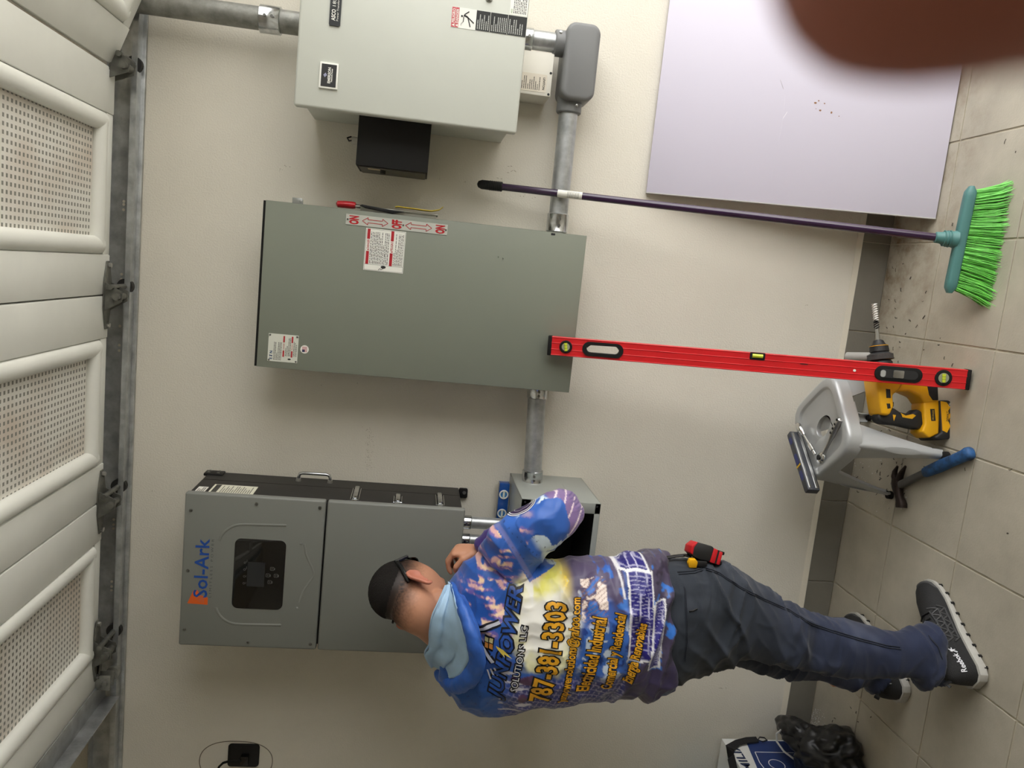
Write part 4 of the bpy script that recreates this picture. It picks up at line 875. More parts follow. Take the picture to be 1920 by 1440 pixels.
for s, pts in ((0, ((1680, 902), (1677, 893), (1678, 884), (1683, 874))), (1, ((1686, 901), (1688, 892), (1692, 884), (1698, 874)))):
    P_ = [hp_(*q) for q in pts]; flatloft([(P_[0], .0085, .012), (P_[1], .0075, .0105), (P_[2], .0062, .008), (P_[3], .0035, .003)], 'claw', M_forge, head)

# ------------------------------------------------------------------ rotary hammer drill standing on its battery
DP = Vector((-.285, -.412, 0)); da = math.radians(14); dv = Vector((math.cos(da), math.sin(da), 0)); dn = Vector((math.sin(da), -math.cos(da), 0))  # dn to the camera
drl = thing('rotary_hammer', 'yellow and black cordless rotary hammer drill standing on its battery beside the stool', 'drill', DP, Matrix((dv, -dn, Vector((0, 0, 1)))).transposed())
def px2(ix, iy, off=0.):
    p = atP(ix, iy, DP + dn * off, dn) - DP; return (p.dot(dv), p.z)
def fDr(a, b, c): return DP + dv * a + Vector((0, 0, b)) + dn * c
M_yel = mat('yellow_tool_plastic', (238, 176, 18), .4, var=.05, vscale=20)
M_tblk = mat('black_tool_plastic', (26, 26, 27), .55, bump=.1, bscale=200)
def dprism(pts, hw_, nm, m, par=drl, bev=.004, off=0.):
    P_ = [px2(*q) for q in pts]; zmin = min(b for a, b in P_)
    return MB().prism(P_, fDr, -hw_ + off, hw_ + off).build(nm, m, par, bevel=bev, seg=3, smooth=40)
dprism([(1631, 694), (1631, 715), (1636, 750), (1641, 779), (1655, 780), (1663, 764), (1661, 742), (1672, 734), (1684, 715), (1682, 694)], .036, 'gear_housing', M_yel, bev=.008)
dprism([(1655, 690), (1660, 737), (1690, 735), (1712, 744), (1721, 758), (1745, 756), (1746, 728), (1735, 712), (1722, 690)], .033, 'motor_housing', M_yel, bev=.007)
dprism([(1724, 722), (1744, 726), (1745, 752), (1735, 752), (1728, 742)], .035, 'vent_cover', M_tblk, bev=.002)
bs = dprism([(1719, 758), (1722, 795), (1716, 810), (1730, 822), (1748, 814), (1750, 752), (1728, 747)], .031, 'battery_mount', M_yel, bev=.006)
dprism([(1639, 777), (1640, 790), (1650, 795), (1680, 798), (1705, 804), (1718, 806), (1725, 796), (1722, 772), (1712, 767), (1700, 777), (1681, 773), (1668, 764), (1660, 774)], .020, 'rear_grip', M_tblk, bev=.008)
for pts in (((1681, 775), (1684, 783), (1702, 786), (1709, 780), (1704, 777), (1690, 780)), ((1666, 778), (1668, 790), (1672, 779))):
    dprism(pts, .0207, 'grip_inlay', M_yel, bev=0)
dprism([(1662, 753), (1672, 754), (1672, 763), (1662, 764)], .011, 'trigger', M_tblk, bev=.002)
bat = dprism([(1746, 752), (1749, 812), (1736, 820), (1741, 826), (1768, 823), (1777, 814), (1778, 795), (1770, 757), (1762, 752)], .040, 'battery', M_tblk, bev=.005)
dprism([(1747, 754), (1750, 808), (1758, 812), (1762, 804), (1764, 800), (1760, 790), (1764, 783), (1760, 772), (1764, 765), (1757, 756)], .0412, 'battery_panel', M_yel, par=bat, bev=0)
A_ = px2(1763, 789); 
def btext(s, x0_, y0_, x1_, y1_, m, hw_=.0415, bold=.02):     # picture corners: lower left and upper right of the upright word
    a0_, b0_ = px2(x0_, y0_); a1_, b1_ = px2(x1_, y1_); t = MB(); put_text(t, s, fDr, a0_, a1_, b0_, b1_, hw_, bold); t.build('lettering', m, bat, smooth=0)
btext('DEWALT', 1761, 791, 1757, 773, M_ink); btext('XR', 1772, 790, 1763, 774, M_yel); btext('20v', 1770, 807, 1765, 797, M_paper); btext('5Ah', 1767, 764, 1761, 757, M_paper)
dprism([(1731, 768), (1739, 768), (1741, 790), (1733, 790)], .0318, 'badge', M_ink, par=bs, bev=0)
a0_, b0_ = px2(1738, 788); a1_, b1_ = px2(1734, 770); t = MB(); put_text(t, 'BRUSHLESS', fDr, a0_, a1_, b0_ + .001, b1_ - .001, .0322, .01); t.build('lettering', mat('badge_amber', (200, 160, 50), .5), bs, smooth=0)
dprism([(1647, 731), (1655, 732), (1656, 748), (1648, 748)], .0366, 'vent', M_tblk, bev=0); dprism([(1648, 758), (1655, 758), (1656, 767), (1650, 768)], .0366, 'switch', M_tblk, bev=.001)
def axp(f): a, b = px2(1652, 690); a2, b2 = px2(1643, 605); return fDr(a + (a2 - a) * f, b + (b2 - b) * f, 0)
ax = [axp(f) for f in (-.10, .0, .12, .16, .18, .30, .34, .36, .48, .52, .60, .62)]
MB().tube(ax, [.034, .034, .033, .029, .034, .034, .026, .028, .026, .019, .014, .008], 28).build('chuck', M_tblk, drl)
MB().tube([axp(.475), axp(.485)], [.0268, .0268], 28).build('chuck_ring', M_yel, drl)
MB().tube([axp(f) for f in (.17, .18, .29, .30)], [.035, .0375, .0375, .035], 28).build('side_handle_collar', mat('dusty_rubber', (60, 58, 56), .85, bump=.4, bscale=150), drl)
p = axp(.22); MB().cyl(p + Vector((0, .01, .02)), p + Vector((-.012, .075, .060)), .014, .016, n=18).build('side_handle_stub', mat('dusty_grey_plastic', (150, 148, 142), .7), drl)
bit = MB().cyl(axp(.60), axp(.99), .0052, n=12); bit.build('bit_shank', M_silver, drl)
bt_ = []
p0, p1 = axp(.86), axp(1.42); t_ = (p1 - p0).normalized(); u_ = Vector((0, 0, 1)); u_ = (u_ - t_ * u_.dot(t_)).normalized(); w_ = t_.cross(u_)
for i in range(49):
    f = i / 48; c = p0.lerp(p1, f); tw = f * 2 * math.pi * 5.5; bt_.append([c + (u_ * math.cos(a) + w_ * math.sin(a)) * (.0062 + .0026 * math.cos(2 * (a - tw))) for a in np.linspace(0, 2 * math.pi, 14, endpoint=False)])
MB().rings(bt_[:17]).build('dark_flute', mat('dark_bit_steel', (52, 50, 50), .5, .8), drl, smooth=80); MB().rings(bt_[16:]).build('dusty_flute', mat('plaster_dusted_bit', (216, 214, 208), .8), drl, smooth=80)

# ------------------------------------------------------------------ swarf and crumbs on the floor
rnd = random.Random(11); cr = MB(); M_cr = mat('dark_crumbs', (58, 52, 46), .8)
def fpt(px, py): q = atZ(px, py, 0); return q
spots = [(rnd.uniform(1600, 1700), rnd.uniform(800, 950)) for _ in range(34)] + [(rnd.uniform(1660, 1790), rnd.uniform(620, 700)) for _ in range(14)] + [(rnd.uniform(1660, 1740), rnd.uniform(480, 620)) for _ in range(16)] + [(rnd.uniform(1560, 1640), rnd.uniform(1320, 1440)) for _ in range(10)] + [(1810, 1440 - 560), (1885, 265), (1905, 285), (1895, 880), (1890, 1000)]
for (px, py) in spots:
    q = fpt(px, py)
    if q.y > -.02: continue
    a = rnd.uniform(0, 6.28); l = rnd.uniform(.002, .007); d = Vector((math.cos(a), math.sin(a), 0)) * l; cr.tube([q - d + Vector((0, 0, .001)), q + Vector((l * .5 * math.sin(a), 0, .0022)), q + d + Vector((0, 0, .001))], rnd.uniform(.0005, .0013), 5)
for (px, py, r) in ((1735, 877, .004), (1788, 421, .004), (1683, 868, .003), (1655, 870, .003)):
    q = fpt(px, py); cr.tube([q + Vector((r * math.cos(a), r * math.sin(a), .0014 + .0008 * a)) for a in np.linspace(0, 6.5, 14)], .0007, 5)
o = cr.build('floor_crumbs', M_cr, smooth=0, fix=False); tag(o, 'dark metal swarf and plaster crumbs scattered over the floor tiles', 'debris', kind='stuff')
wcr = MB()
for k in range(260):
    u = rnd.random(); q = fpt(1522 + rnd.gauss(8, 7) - (0), rnd.uniform(1330, 1395)) if k < 150 else fpt(rnd.uniform(1600, 1700), rnd.uniform(790, 960))
    if q.y > -.016: q.y = -.016 - rnd.random() * .03
    r = rnd.uniform(.0006, .0018); wcr.box(q.x - r, q.x + r, q.y - r, q.y + r, 0.0004, r * 1.2 + .0004)
o = wcr.build('plaster_dust', mat('plaster_crumb', (206, 204, 198), .9), smooth=0, fix=False); tag(o, 'pale plaster crumbs lying along the baseboard and under the stool', 'debris', kind='stuff')
# ------------------------------------------------------------------ the man working at the wireway
def at_depth(px, y):                                   # point on the sight line at a given wall distance, with its range
    d = ray(*px); t = (y - CP.y) / d.y; return CP + d * t, t
def section(L, R, y, b, n=40, e=2.3, inset=0., rot=0.):
    mid = ((L[0] + R[0]) / 2, (L[1] + R[1]) / 2)
    c, t = at_depth(mid, y)
    PL, PR = CP + ray(*L) * t, CP + ray(*R) * t
    W = (PR - PL); a = W.length / 2 - inset; W.normalize()
    D = ray(*mid).normalized(); D = (D - W * D.dot(W)).normalized()
    out = []
    for k in range(n):
        th = 2 * math.pi * k / n; ct, st_ = math.cos(th), math.sin(th)
        out.append(c + W * (a * math.copysign(abs(ct) ** (2 / e), ct)) + D * ((b - inset) * math.copysign(abs(st_) ** (2 / e), st_)))
    return out
def resample(st, m=5):                                 # smooth in-between sections (Catmull-Rom over the numbers)
    A = np.array([[*s[0], *s[1], s[2], s[3]] for s in st], float); out = []
    for i in range(len(A) - 1):
        p0, p1, p2, p3 = A[max(i - 1, 0)], A[i], A[i + 1], A[min(i + 2, len(A) - 1)]
        for k in range(m):
            t = k / m; out.append(.5 * ((2 * p1) + (-p0 + p2) * t + (2 * p0 - 5 * p1 + 4 * p2 - p3) * t * t + (-p0 + 3 * p1 - 3 * p2 + p3) * t ** 3))
    out.append(A[-1]); return [((r[0], r[1]), (r[2], r[3]), r[4], r[5]) for r in out]
def chain(pts, n=20, m=6):                             # [(point, radius)] -> smooth tube sections
    P_ = np.array([[*p, r] for p, r in pts], float); out = []
    for i in range(len(P_) - 1):
        p0, p1, p2, p3 = P_[max(i - 1, 0)], P_[i], P_[i + 1], P_[min(i + 2, len(P_) - 1)]
        for k in range(m):
            t = k / m; out.append(.5 * ((2 * p1) + (-p0 + p2) * t + (2 * p0 - 5 * p1 + 4 * p2 - p3) * t * t + (-p0 + 3 * p1 - 3 * p2 + p3) * t ** 3))
    out.append(P_[-1]); return [Vector(o[:3]) for o in out], [max(float(o[3]), .002) for o in out]
def remesh(mb, vox, smooth=6, fac=.5):
    me = bpy.data.meshes.new('tmp'); me.from_pydata([tuple(v) for v in mb.v], [], mb.f)
    bm = bmesh.new(); bm.from_mesh(me); bmesh.ops.recalc_face_normals(bm, faces=bm.faces); bm.to_mesh(me); bm.free()
    ob = bpy.data.objects.new('tmp', me); COL.objects.link(ob)
    r = ob.modifiers.new('r', 'REMESH'); r.mode = 'VOXEL'; r.voxel_size = vox; r.use_smooth_shade = True
    if smooth: s = ob.modifiers.new('s', 'SMOOTH'); s.factor = fac; s.iterations = smooth
    bpy.context.view_layer.update()
    out = bpy.data.meshes.new_from_object(ob.evaluated_get(bpy.context.evaluated_depsgraph_get()))
    bpy.data.objects.remove(ob); bpy.data.meshes.remove(me); return out
def verts_of(me):
    a = np.empty(len(me.vertices) * 3, 'f'); me.vertices.foreach_get('co', a); return a.reshape(-1, 3)
def norms_of(me):
    a = np.empty(len(me.vertices) * 3, 'f'); me.vertices.foreach_get('normal', a); return a.reshape(-1, 3)
def set_verts(me, a): me.vertices.foreach_set('co', np.ascontiguousarray(a, 'f').ravel()); me.update()
def bvh_of(me): return BVHTree.FromPolygons([v.co.copy() for v in me.vertices], [tuple(p.vertices) for p in me.polygons])
def lin(c): c = np.asarray(c, float) / 255; return np.where(c <= .04045, c / 12.92, ((c + .055) / 1.055) ** 2.4)
def set_col(me, name, rgb):
    at = me.color_attributes.new(name, 'FLOAT_COLOR', 'POINT'); a = np.ones((len(me.vertices), 4), 'f'); a[:, :3] = rgb; at.data.foreach_set('color', a.ravel())
def attr_mat(name, attr, rough, bump=0., bscale=200., spec=.4, sheen=0., sss=0.):
    m = mat(name, (200, 200, 200), rough, bump=bump, bscale=bscale, spec=spec); nt = m.node_tree
    a = nt.nodes.new('ShaderNodeAttribute'); a.attribute_name = attr; nt.links.new(a.outputs['Color'], nt.nodes['Principled BSDF'].inputs['Base Color'])
    nt.nodes['Principled BSDF'].inputs['Sheen Weight'].default_value = sheen
    return m
def nz(P_, s, seed=0., sx=1., sy=1., sz=1.):           # smooth noise sampled at many points
    return np.array([noise.noise((p[0] * s * sx + seed, p[1] * s * sy + seed * .7, p[2] * s * sz - seed)) for p in P_])
def sst(x, a, b): t = np.clip((x - a) / (b - a), 0, 1); return t * t * (3 - 2 * t)

TORSO = [((1266, 1290), (1251, 1043), -.600, .125), ((1236, 1294), (1225, 1041), -.605, .132), ((1208, 1299), (1198, 1040), -.610, .135), ((1175, 1300), (1165, 1047), -.612, .130), ((1130, 1305), (1125, 1049), -.612, .128), ((1080, 1311), (1080, 1049), -.610, .128), ((1030, 1317), (1030, 1052), -.602, .130), ((980, 1326), (985, 1050), -.592, .130), ((940, 1331), (945, 1038), -.580, .125), ((905, 1333), (912, 1032), -.570, .115), ((870, 1323), (884, 1046), -.560, .100), ((842, 1301), (858, 1072), -.552, .085), ((822, 1272), (842, 1092), -.545, .072)]
SLEEVE = [((900, 1030), (975, 1110), -.585, .070), ((906, 1010), (1003, 1062), -.605, .070), ((930, 988), (1022, 1040), -.622, .066), ((958, 968), (1040, 1024), -.630, .062), ((998, 942), (1062, 1004), -.630, .058), ((1034, 925), (1080, 984), -.618, .054), ((1060, 923), (1089, 968), -.600, .045), ((1076, 931), (1089, 956), -.590, .025)]
elbow = atY(1058, 958, -.575); wristR = atY(902, 1034, -.455)
shL = atY(880, 1275, -.55); elbL = Vector((-1.15, -.40, 1.12)); wriL = Vector((-1.00, -.385, 1.24))
PELV = [((1250, 1284), (1238, 1050), -.600, .118), ((1275, 1278), (1265, 1050), -.602, .122), ((1305, 1260), (1300, 1053), -.605, .125), ((1345, 1248), (1345, 1060), -.612, .120), ((1380, 1236), (1380, 1068), -.628, .108)]
NEAR = [((1345, 1246), (1345, 1060), -.618, .105), ((1385, 1234), (1386, 1069), -.635, .098), ((1440, 1236), (1432, 1104), -.652, .090), ((1500, 1248), (1493, 1144), -.668, .080), ((1557, 1262), (1550, 1156), -.680, .076), ((1607, 1268), (1600, 1169), -.690, .074), ((1657, 1268), (1655, 1183), -.697, .071), ((1697, 1268), (1690, 1184), -.702, .070), ((1732, 1277), (1732, 1184), -.704, .071), ((1763, 1274), (1756, 1190), -.704, .066), ((1768, 1270), (1764, 1200), -.704, .058)]
FAR = [((1340, 1240), (1340, 1130), -.580, .095), ((1380, 1240), (1376, 1145), -.560, .092), ((1420, 1249), (1414, 1150), -.545, .090), ((1456, 1261), (1450, 1160), -.528, .086), ((1500, 1271), (1494, 1172), -.508, .080), ((1545, 1277), (1538, 1186), -.485, .074), ((1585, 1287), (1578, 1198), -.465, .071), ((1612, 1289), (1607, 1208), -.455, .069), ((1645, 1289), (1642, 1215), -.450, .066), ((1660, 1286), (1657, 1220), -.449, .058)]
def loft(mb, st, m=5, **k): mb.rings([section(*s, **k) for s in resample(st, m)]); return mb

# feet directions on the floor
heelN, toeN = atZ(1847, 1283, 0), atZ(1742, 1094, 0)
heelF, toeF = atZ(1706, 1306, 0), atZ(1601, 1157, 0)

# ---- body: one continuous figure
body = MB()
def shrink(st, f, fb=None): 
    out = []
    for L, R, y, b in st:
        mx_, my_ = (L[0] + R[0]) / 2, (L[1] + R[1]) / 2
        out.append(((mx_ + (L[0] - mx_) * f, my_ + (L[1] - my_) * f), (mx_ + (R[0] - mx_) * f, my_ + (R[1] - my_) * f), y, b * (fb or f)))
    return out
loft(body, shrink(TORSO, .84), 4); loft(body, shrink(PELV, .88), 4); loft(body, shrink(NEAR, .72), 4); loft(body, shrink(FAR, .72), 4)
loft(body, shrink(SLEEVE[:-1], .70), 4)
p_, r_ = chain([(elbow, .040), (elbow.lerp(wristR, .3), .040), (elbow.lerp(wristR, .7), .033), (wristR, .026)]); body.tube(p_, r_, 16)
p_, r_ = chain([(shL, .060), (shL.lerp(elbL, .5), .048), (elbL, .041), (elbL.lerp(wriL, .35), .039), (wriL, .027)]); body.tube(p_, r_, 16)
for h, t in ((heelN, toeN), (heelF, toeF)):
    a = h.lerp(t, .22); body.tube([a + Vector((0, 0, .22)), a + Vector((0, 0, .09)), a + Vector((0, 0, .05)), h.lerp(t, .5) + Vector((0, 0, .045)), h.lerp(t, .85) + Vector((0, 0, .035))], [.036, .026, .024, .022, .014], 14)
# head
HAZ, HPT, HRL = math.radians(12), math.radians(38), math.radians(6)
Rh = Matrix.Rotation(-HAZ, 3, 'Z') @ Matrix.Rotation(-HPT, 3, 'X') @ Matrix.Rotation(HRL, 3, 'Y')
HO = atY(777, 1127, -.56)
def H(x, y, z): return HO + Rh @ Vector((x, y, z))
bmh = bmesh.new(); bmesh.ops.create_icosphere(bmh, subdivisions=5, radius=1)
def g(d, c, w): return math.exp(-((d - Vector(c).normalized()).length / w) ** 2)
for v in bmh.verts:
    d = v.co.normalized()
    x, y, z = d.x * .0765, d.y * .097, d.z * .090
    lowf = max(0., -d.z)
    if d.z < 0:
        z = d.z * (.090 + .028 * max(0, d.y + .2)); x *= 1 - .26 * lowf ** 1.5
        y += .020 * lowf * max(0, d.y + .3); 
        if d.y < 0: y *= 1 - .35 * lowf
    y += .021 * g(d, (0, 1, -.38), .16) + .006 * g(d, (0, 1, -.15), .2) + .006 * g(d, (0, .9, -.95), .28) + .004 * g(d, (0, 1, -.68), .12)
    for s in (-1, 1): y -= .010 * g(d, (s * .34, 1, -.10), .17); y += .004 * g(d, (s * .3, 1, .08), .22); x += s * .004 * g(d, (s * .8, .6, -.3), .3)
    v.co = H(x, y + .012, z + .045)
bmh.verts.index_update(); body.add([v.co.copy() for v in bmh.verts], [tuple(v.index for v in f.verts) for f in bmh.faces]); bmh.free()
for s in (-1, 1):                                      # ears: a thick bean with a rolled rim
    flare = math.radians(9)
    def E(a, b, c):                                    # a: back from the root, b: up, c: out of the ear plane
        return H(s * (.0775 + a * math.sin(flare) + c * math.cos(flare)), a * 0 + .012 - a * math.cos(flare) + c * math.sin(flare) * .5, -.006 + b + a * .15)
    ol_ = [(.0005, -.024), (.006, -.031), (.013, -.026), (.017, -.012), (.023, .004), (.026, .018), (.021, .030), (.011, .034), (.002, .028), (-.003, .016)]
    oc, _ = chain([(Vector((a * 1.4, b * 1.0, 0)), .01) for a, b in ol_], m=3)
    body.tube([E(p.x, p.y, .003) for p in oc], [.0050] * len(oc), 8)
    cx_, cy_ = .014, .002
    body.rings([[E(cx_ + (p.x - cx_) * k, cy_ + (p.y - cy_) * k, c) for p in oc] for k, c in ((.1, -.001), (.55, .000), (1, .004), (1, -.004), (.55, -.007), (.1, -.007))])
nb0 = atY(838, 1172, -.548); nk = H(0, -.022, -.012)
p_, r_ = chain([(nb0 + Vector((0, 0, -.06)), .080), (nb0, .071), (nb0.lerp(nk, .5), .062), (nk, .060), (H(0, .0, .03), .055)]); body.tube(p_, r_, 24)
p_, r_ = chain([(nb0, .05), (H(0, .03, -.06), .045), (H(0, .05, -.045), .035)]); body.tube(p_, r_, 16)
# hands: palm, four unequal bent fingers, thumb leaving the side of the palm
def hand(wr, up_, bend, spread, sc=1.0, curl=1.0):
    up_ = Vector(up_).normalized(); bend = Vector(bend); bend = (bend - up_ * bend.dot(up_)).normalized(); spread = Vector(spread); spread = (spread - up_ * spread.dot(up_) - bend * spread.dot(bend)).normalized()
    P0 = Vector(wr)
    rg = []
    for f, w, h in ((-.25, .026, .022), (0, .028, .021), (.3, .036, .018), (.65, .043, .0165), (.92, .043, .014), (1.02, .038, .010)):
        c = P0 + up_ * .085 * f * sc; rg.append([c + spread * w * sc * math.cos(a) + bend * h * sc * math.sin(a) for a in np.linspace(0, 2 * math.pi, 18, endpoint=False)])
    body.rings(rg)
    for i, (ln, rd) in enumerate(((.072, .0088), (.080, .0092), (.074, .0088), (.058, .0078))):
        k = P0 + up_ * (.083 - .004 * abs(i - 1)) * sc + spread * (-.031 + i * .0205) * sc
        a1, a2, a3 = 1.05 * curl, 1.75 * curl, 2.2 * curl
        l1, l2, l3 = ln * .46 * sc, ln * .32 * sc, ln * .26 * sc
        d1 = up_ * math.cos(a1) + bend * math.sin(a1); d2 = up_ * math.cos(a2) + bend * math.sin(a2); d3 = up_ * math.cos(a3) + bend * math.sin(a3)
        q1 = k + d1 * l1; q2 = q1 + d2 * l2; q3 = q2 + d3 * l3
        body.tube([k - up_ * .012, k, k.lerp(q1, .5), q1, q1.lerp(q2, .5), q2, q2.lerp(q3, .6), q3], [rd * 1.05 * sc, rd * 1.08 * sc, rd * .95 * sc, rd * 1.02 * sc, rd * .9 * sc, rd * .93 * sc, rd * .82 * sc, rd * .45 * sc], 12)
    t0 = P0 + up_ * .022 * sc - spread * .024 * sc; t1 = t0 - spread * .020 * sc + up_ * .026 * sc + bend * .012 * sc; t2 = t1 + up_ * .020 * sc + bend * .022 * sc - spread * .004 * sc; t3 = t2 + bend * .022 * sc + spread * .010 * sc + up_ * .006 * sc
    body.tube([t0, t1, t1.lerp(t2, .5), t2, t2.lerp(t3, .6), t3], [.015 * sc, .0125 * sc, .0105 * sc, .0108 * sc, .0095 * sc, .005 * sc], 12)
hand(wristR + Vector((0, 0, .0)), (-.10, .25, .9), (-1, .05, .0), (.1, 1, .2), .92, .95)
hand(wriL, (.75, .30, .45), (.25, .2, -.9), (.4, -.8, .2), .92, .8)
me = remesh(body, .0031, 7, .5)
V = verts_of(me); Nn = norms_of(me)
iR = np.array(Rh.transposed()); loc = (V - np.array(HO)) @ iR.T     # head-local coordinates
skin = np.tile(lin((186, 134, 106)), (len(V), 1))
n1 = nz(V[::1], 22., 3.); skin *= (1 + .10 * n1)[:, None]
ear = ((loc[:, 0] / .0765) ** 2 + ((loc[:, 1] - .012) / .097) ** 2 + ((loc[:, 2] - .045) / .09) ** 2 > 1.10 - .5 * 0) & (np.abs(loc[:, 0]) > .068) & (loc[:, 2] < .040) & (loc[:, 2] > -.044) & (loc[:, 1] < .024) & (loc[:, 1] > -.06)
skin[ear] = skin[ear] * .5 + lin((186, 100, 88)) * .5
isH = (loc[:, 2] > -.13) & (np.linalg.norm(loc - np.array([0, .01, .04]), axis=1) < .17)
hl_ = loc[:, 2] + .55 * np.clip(loc[:, 1], -.2, .2) * 0      # height above the ear line
bound = np.where(loc[:, 1] > 0, .010 + .55 * loc[:, 1], .000 + .42 * np.clip(-loc[:, 1], 0, .2) * -1)     # where the clipped hair starts
fr_ = np.where(loc[:, 1] > .07, 0., 1.) 
fade = sst(hl_ - bound, -.03, .085) * isH * (loc[:, 1] < .085) * (~ear)
hairc = lin((24, 19, 17)); fade = 1 - (1 - fade) ** 2.6
fade = np.clip(fade + .16 * nz(V, 210., 5.) * (fade > .02) * (fade < .97), 0, 1)
skin = skin * (1 - fade * .985)[:, None] + hairc * (fade * .985)[:, None]
beard = sst(loc[:, 1], .045, .075) * sst(-loc[:, 2], .030, .055) * isH * .55; skin = skin * (1 - beard)[:, None] + lin((60, 46, 40)) * beard[:, None]
set_col(me, 'skin', np.clip(skin, 0, 1))
M_skin = attr_mat('skin', 'skin', .5, bump=.06, bscale=420., spec=.35)
person = mesh_obj('person', me, M_skin, smooth=180)
tag(person, 'person in a colourful printed hooded shirt bending over the wireway box, seen from behind', 'person')
pbase = Vector((-.95, -.55, 0)); base(person, pbase)
INFO[person] = Matrix.Translation(pbase)
body_bvh = bvh_of(me)
# hair cap: the longer hair over the crown, with a ragged clipped surface
keep = (hl_ - bound > .062) & isH & (loc[:, 1] < .080) & (~ear) & (np.linalg.norm(loc - np.array([0, .012, .045]), axis=1) < .125)
idx = np.full(len(V), -1); kp = np.where(keep)[0]; idx[kp] = np.arange(len(kp))
polys = [tuple(p.vertices) for p in me.polygons]
fc = [tuple(int(idx[i]) for i in p) for p in polys if all(keep[i] for i in p)]
hd = np.clip((hl_[kp] - bound[kp] - .062) / .05, 0, 1); hvv = V[kp] + Nn[kp] * (.0006 + .0042 * hd + .0012 * nz(V[kp], 260., 2.) * hd)[:, None]
hme = bpy.data.meshes.new('hair'); hme.from_pydata([tuple(v) for v in hvv], [], fc)
mesh_obj('hair', hme, mat('short_dark_hair', (22, 18, 16), .75, bump=.8, bscale=480, spec=.25), person, smooth=180)

# ---- shirt
sh = MB(); loft(sh, TORSO, 5)
loft(sh, SLEEVE, 5)
p_, r_ = chain([(elbow + Vector((.0, .0, .0)), .050), (elbow.lerp(wristR, .35), .053), (elbow.lerp(wristR, .75), .044), (elbow.lerp(wristR, .97), .034)]); sh.tube(p_, r_, 18)
p_, r_ = chain([(shL + Vector((.03, -.01, 0)), .085), (shL.lerp(elbL, .35), .070), (shL.lerp(elbL, .7), .062), (elbL, .056), (elbL.lerp(wriL, .4), .052), (elbL.lerp(wriL, .95), .036)]); sh.tube(p_, r_, 18)
sme = remesh(sh, .0034, 5, .5)
V = verts_of(sme); Nn = norms_of(sme)
# drape: long soft folds running from the armpit, bunching at the waist
zrel = V[:, 2]; 
f1 = nz(np.c_[V[:, 0] * .45 + V[:, 2] * .8, V[:, 1] * .5, V[:, 2] * .75 - V[:, 0] * 1.0], 13., 1.3); f2 = nz(np.c_[V[:, 0] * .35, V[:, 1] * .35, V[:, 2] * 2.2 + V[:, 0] * .5], 11., 4.1); f3 = nz(V, 34., 7.)
waist = np.exp(-((zrel - .93) / .07) ** 2)
f5 = nz(np.c_[V[:, 0] * .6 + V[:, 2] * .9, V[:, 1] * .5, V[:, 2] * .5 - V[:, 0] * .7], 24., 6.)
dsp = .0018 * np.clip(1 - np.abs(f5) * 3.5, 0, 1) ** 1.4 * (zrel < 1.38) + .0075 * (1 - np.abs(f1) * 2.2) * (zrel < 1.42) + waist * .014 * (1 - np.abs(f2) * 2.6) + .0012 * f3
V = V + Nn * dsp[:, None]
set_verts(sme, V); Nn = norms_of(sme)
shirt_bvh = bvh_of(sme)
def hit(px, py):
    d = ray(px, py).normalized(); h = shirt_bvh.ray_cast(CP, d); return h[0]
# printed design, laid on as a flat print from the back (x, z -> design sheet measured in picture units)
smp = [(px, py) for px in range(900, 1240, 20) for py in range(1090, 1290, 20)]
src, dst = [], []
for q in smp:
    h = hit(*q)
    if h is not None and h.y < -.62: src.append((h.x, h.z, 1)); dst.append(q)
AF, *_ = np.linalg.lstsq(np.array(src), np.array(dst, float), rcond=None)
PQ = np.c_[V[:, 0], V[:, 2], np.ones(len(V))] @ AF; px, py = PQ[:, 0], PQ[:, 1]
AI = np.linalg.inv(AF[:2].T)
def unpq(a, b): q = AI @ (np.array([a, b]) - AF[2]); return q[0], q[1]
n_a = nz(np.c_[px, py, px * 0] / 100, 3.2, 1.); n_b = nz(np.c_[px, py, px * 0] / 100, 7.5, 2.); n_c = nz(np.c_[px, py, px * 0] / 100, 16., 5.); n_d = nz(np.c_[px * .4, py * 1.6, px * 0] / 100, 6., 9.)
fr3 = n_a + .55 * n_b + .3 * n_c
C = np.tile(lin((52, 98, 182)), (len(V), 1))
def mixc(C, m, c): m = np.clip(m, 0, 1)[:, None]; return C * (1 - m) + lin(c) * m
edge = lambda v, w=.05: sst(v, -w, w)
# clouds of pink, mauve and cream over blue on the right shoulder blade
cl = sst(px, 850, 880) * (1 - sst(px, 965, 1000)) * (1 - sst(py, 1180, 1220))
C = mixc(C, cl * edge(n_d + .35 * n_b + .1), (122, 104, 176)); C = mixc(C, cl * edge(n_d + .5 * n_c - .18), (226, 178, 176)); C = mixc(C, cl * edge(n_d - .4 * n_b - .38), (246, 214, 176)); C = mixc(C, cl * edge(n_a - n_b * .6 - .05), (44, 92, 176))
# sun burst
cx, cy = 1022, 1160; rr_ = np.hypot((px - cx) * 1.15, (py - cy) * .78); ang = np.arctan2(py - cy, px - cx)
burst = 1 - sst(rr_ + 16 * fr3, 62, 92); tors = (px > 960) * 1.
C = mixc(C, burst * tors * edge(1065 + 40 * n_b - px + 25, 25), (226, 222, 150))
C = mixc(C, burst * (1 - sst(np.hypot(px - 1005, py - 1068), 16, 40)) , (228, 96, 48)); 
ry = burst * edge(np.sin(ang * 9 + 1) - .55, .2) * sst(rr_, 20, 60); C = mixc(C, ry * .8, (250, 248, 236))
C = mixc(C, (1 - sst(rr_ + 14 * fr3, 38, 84)) * tors, (240, 238, 230))
yr = np.exp(-((np.hypot(px - 1005, py - 1068) - 38 + 10 * fr3) / 13) ** 2) * (px > 1000) * (py > 1060); C = mixc(C, yr * .95, (232, 226, 96))
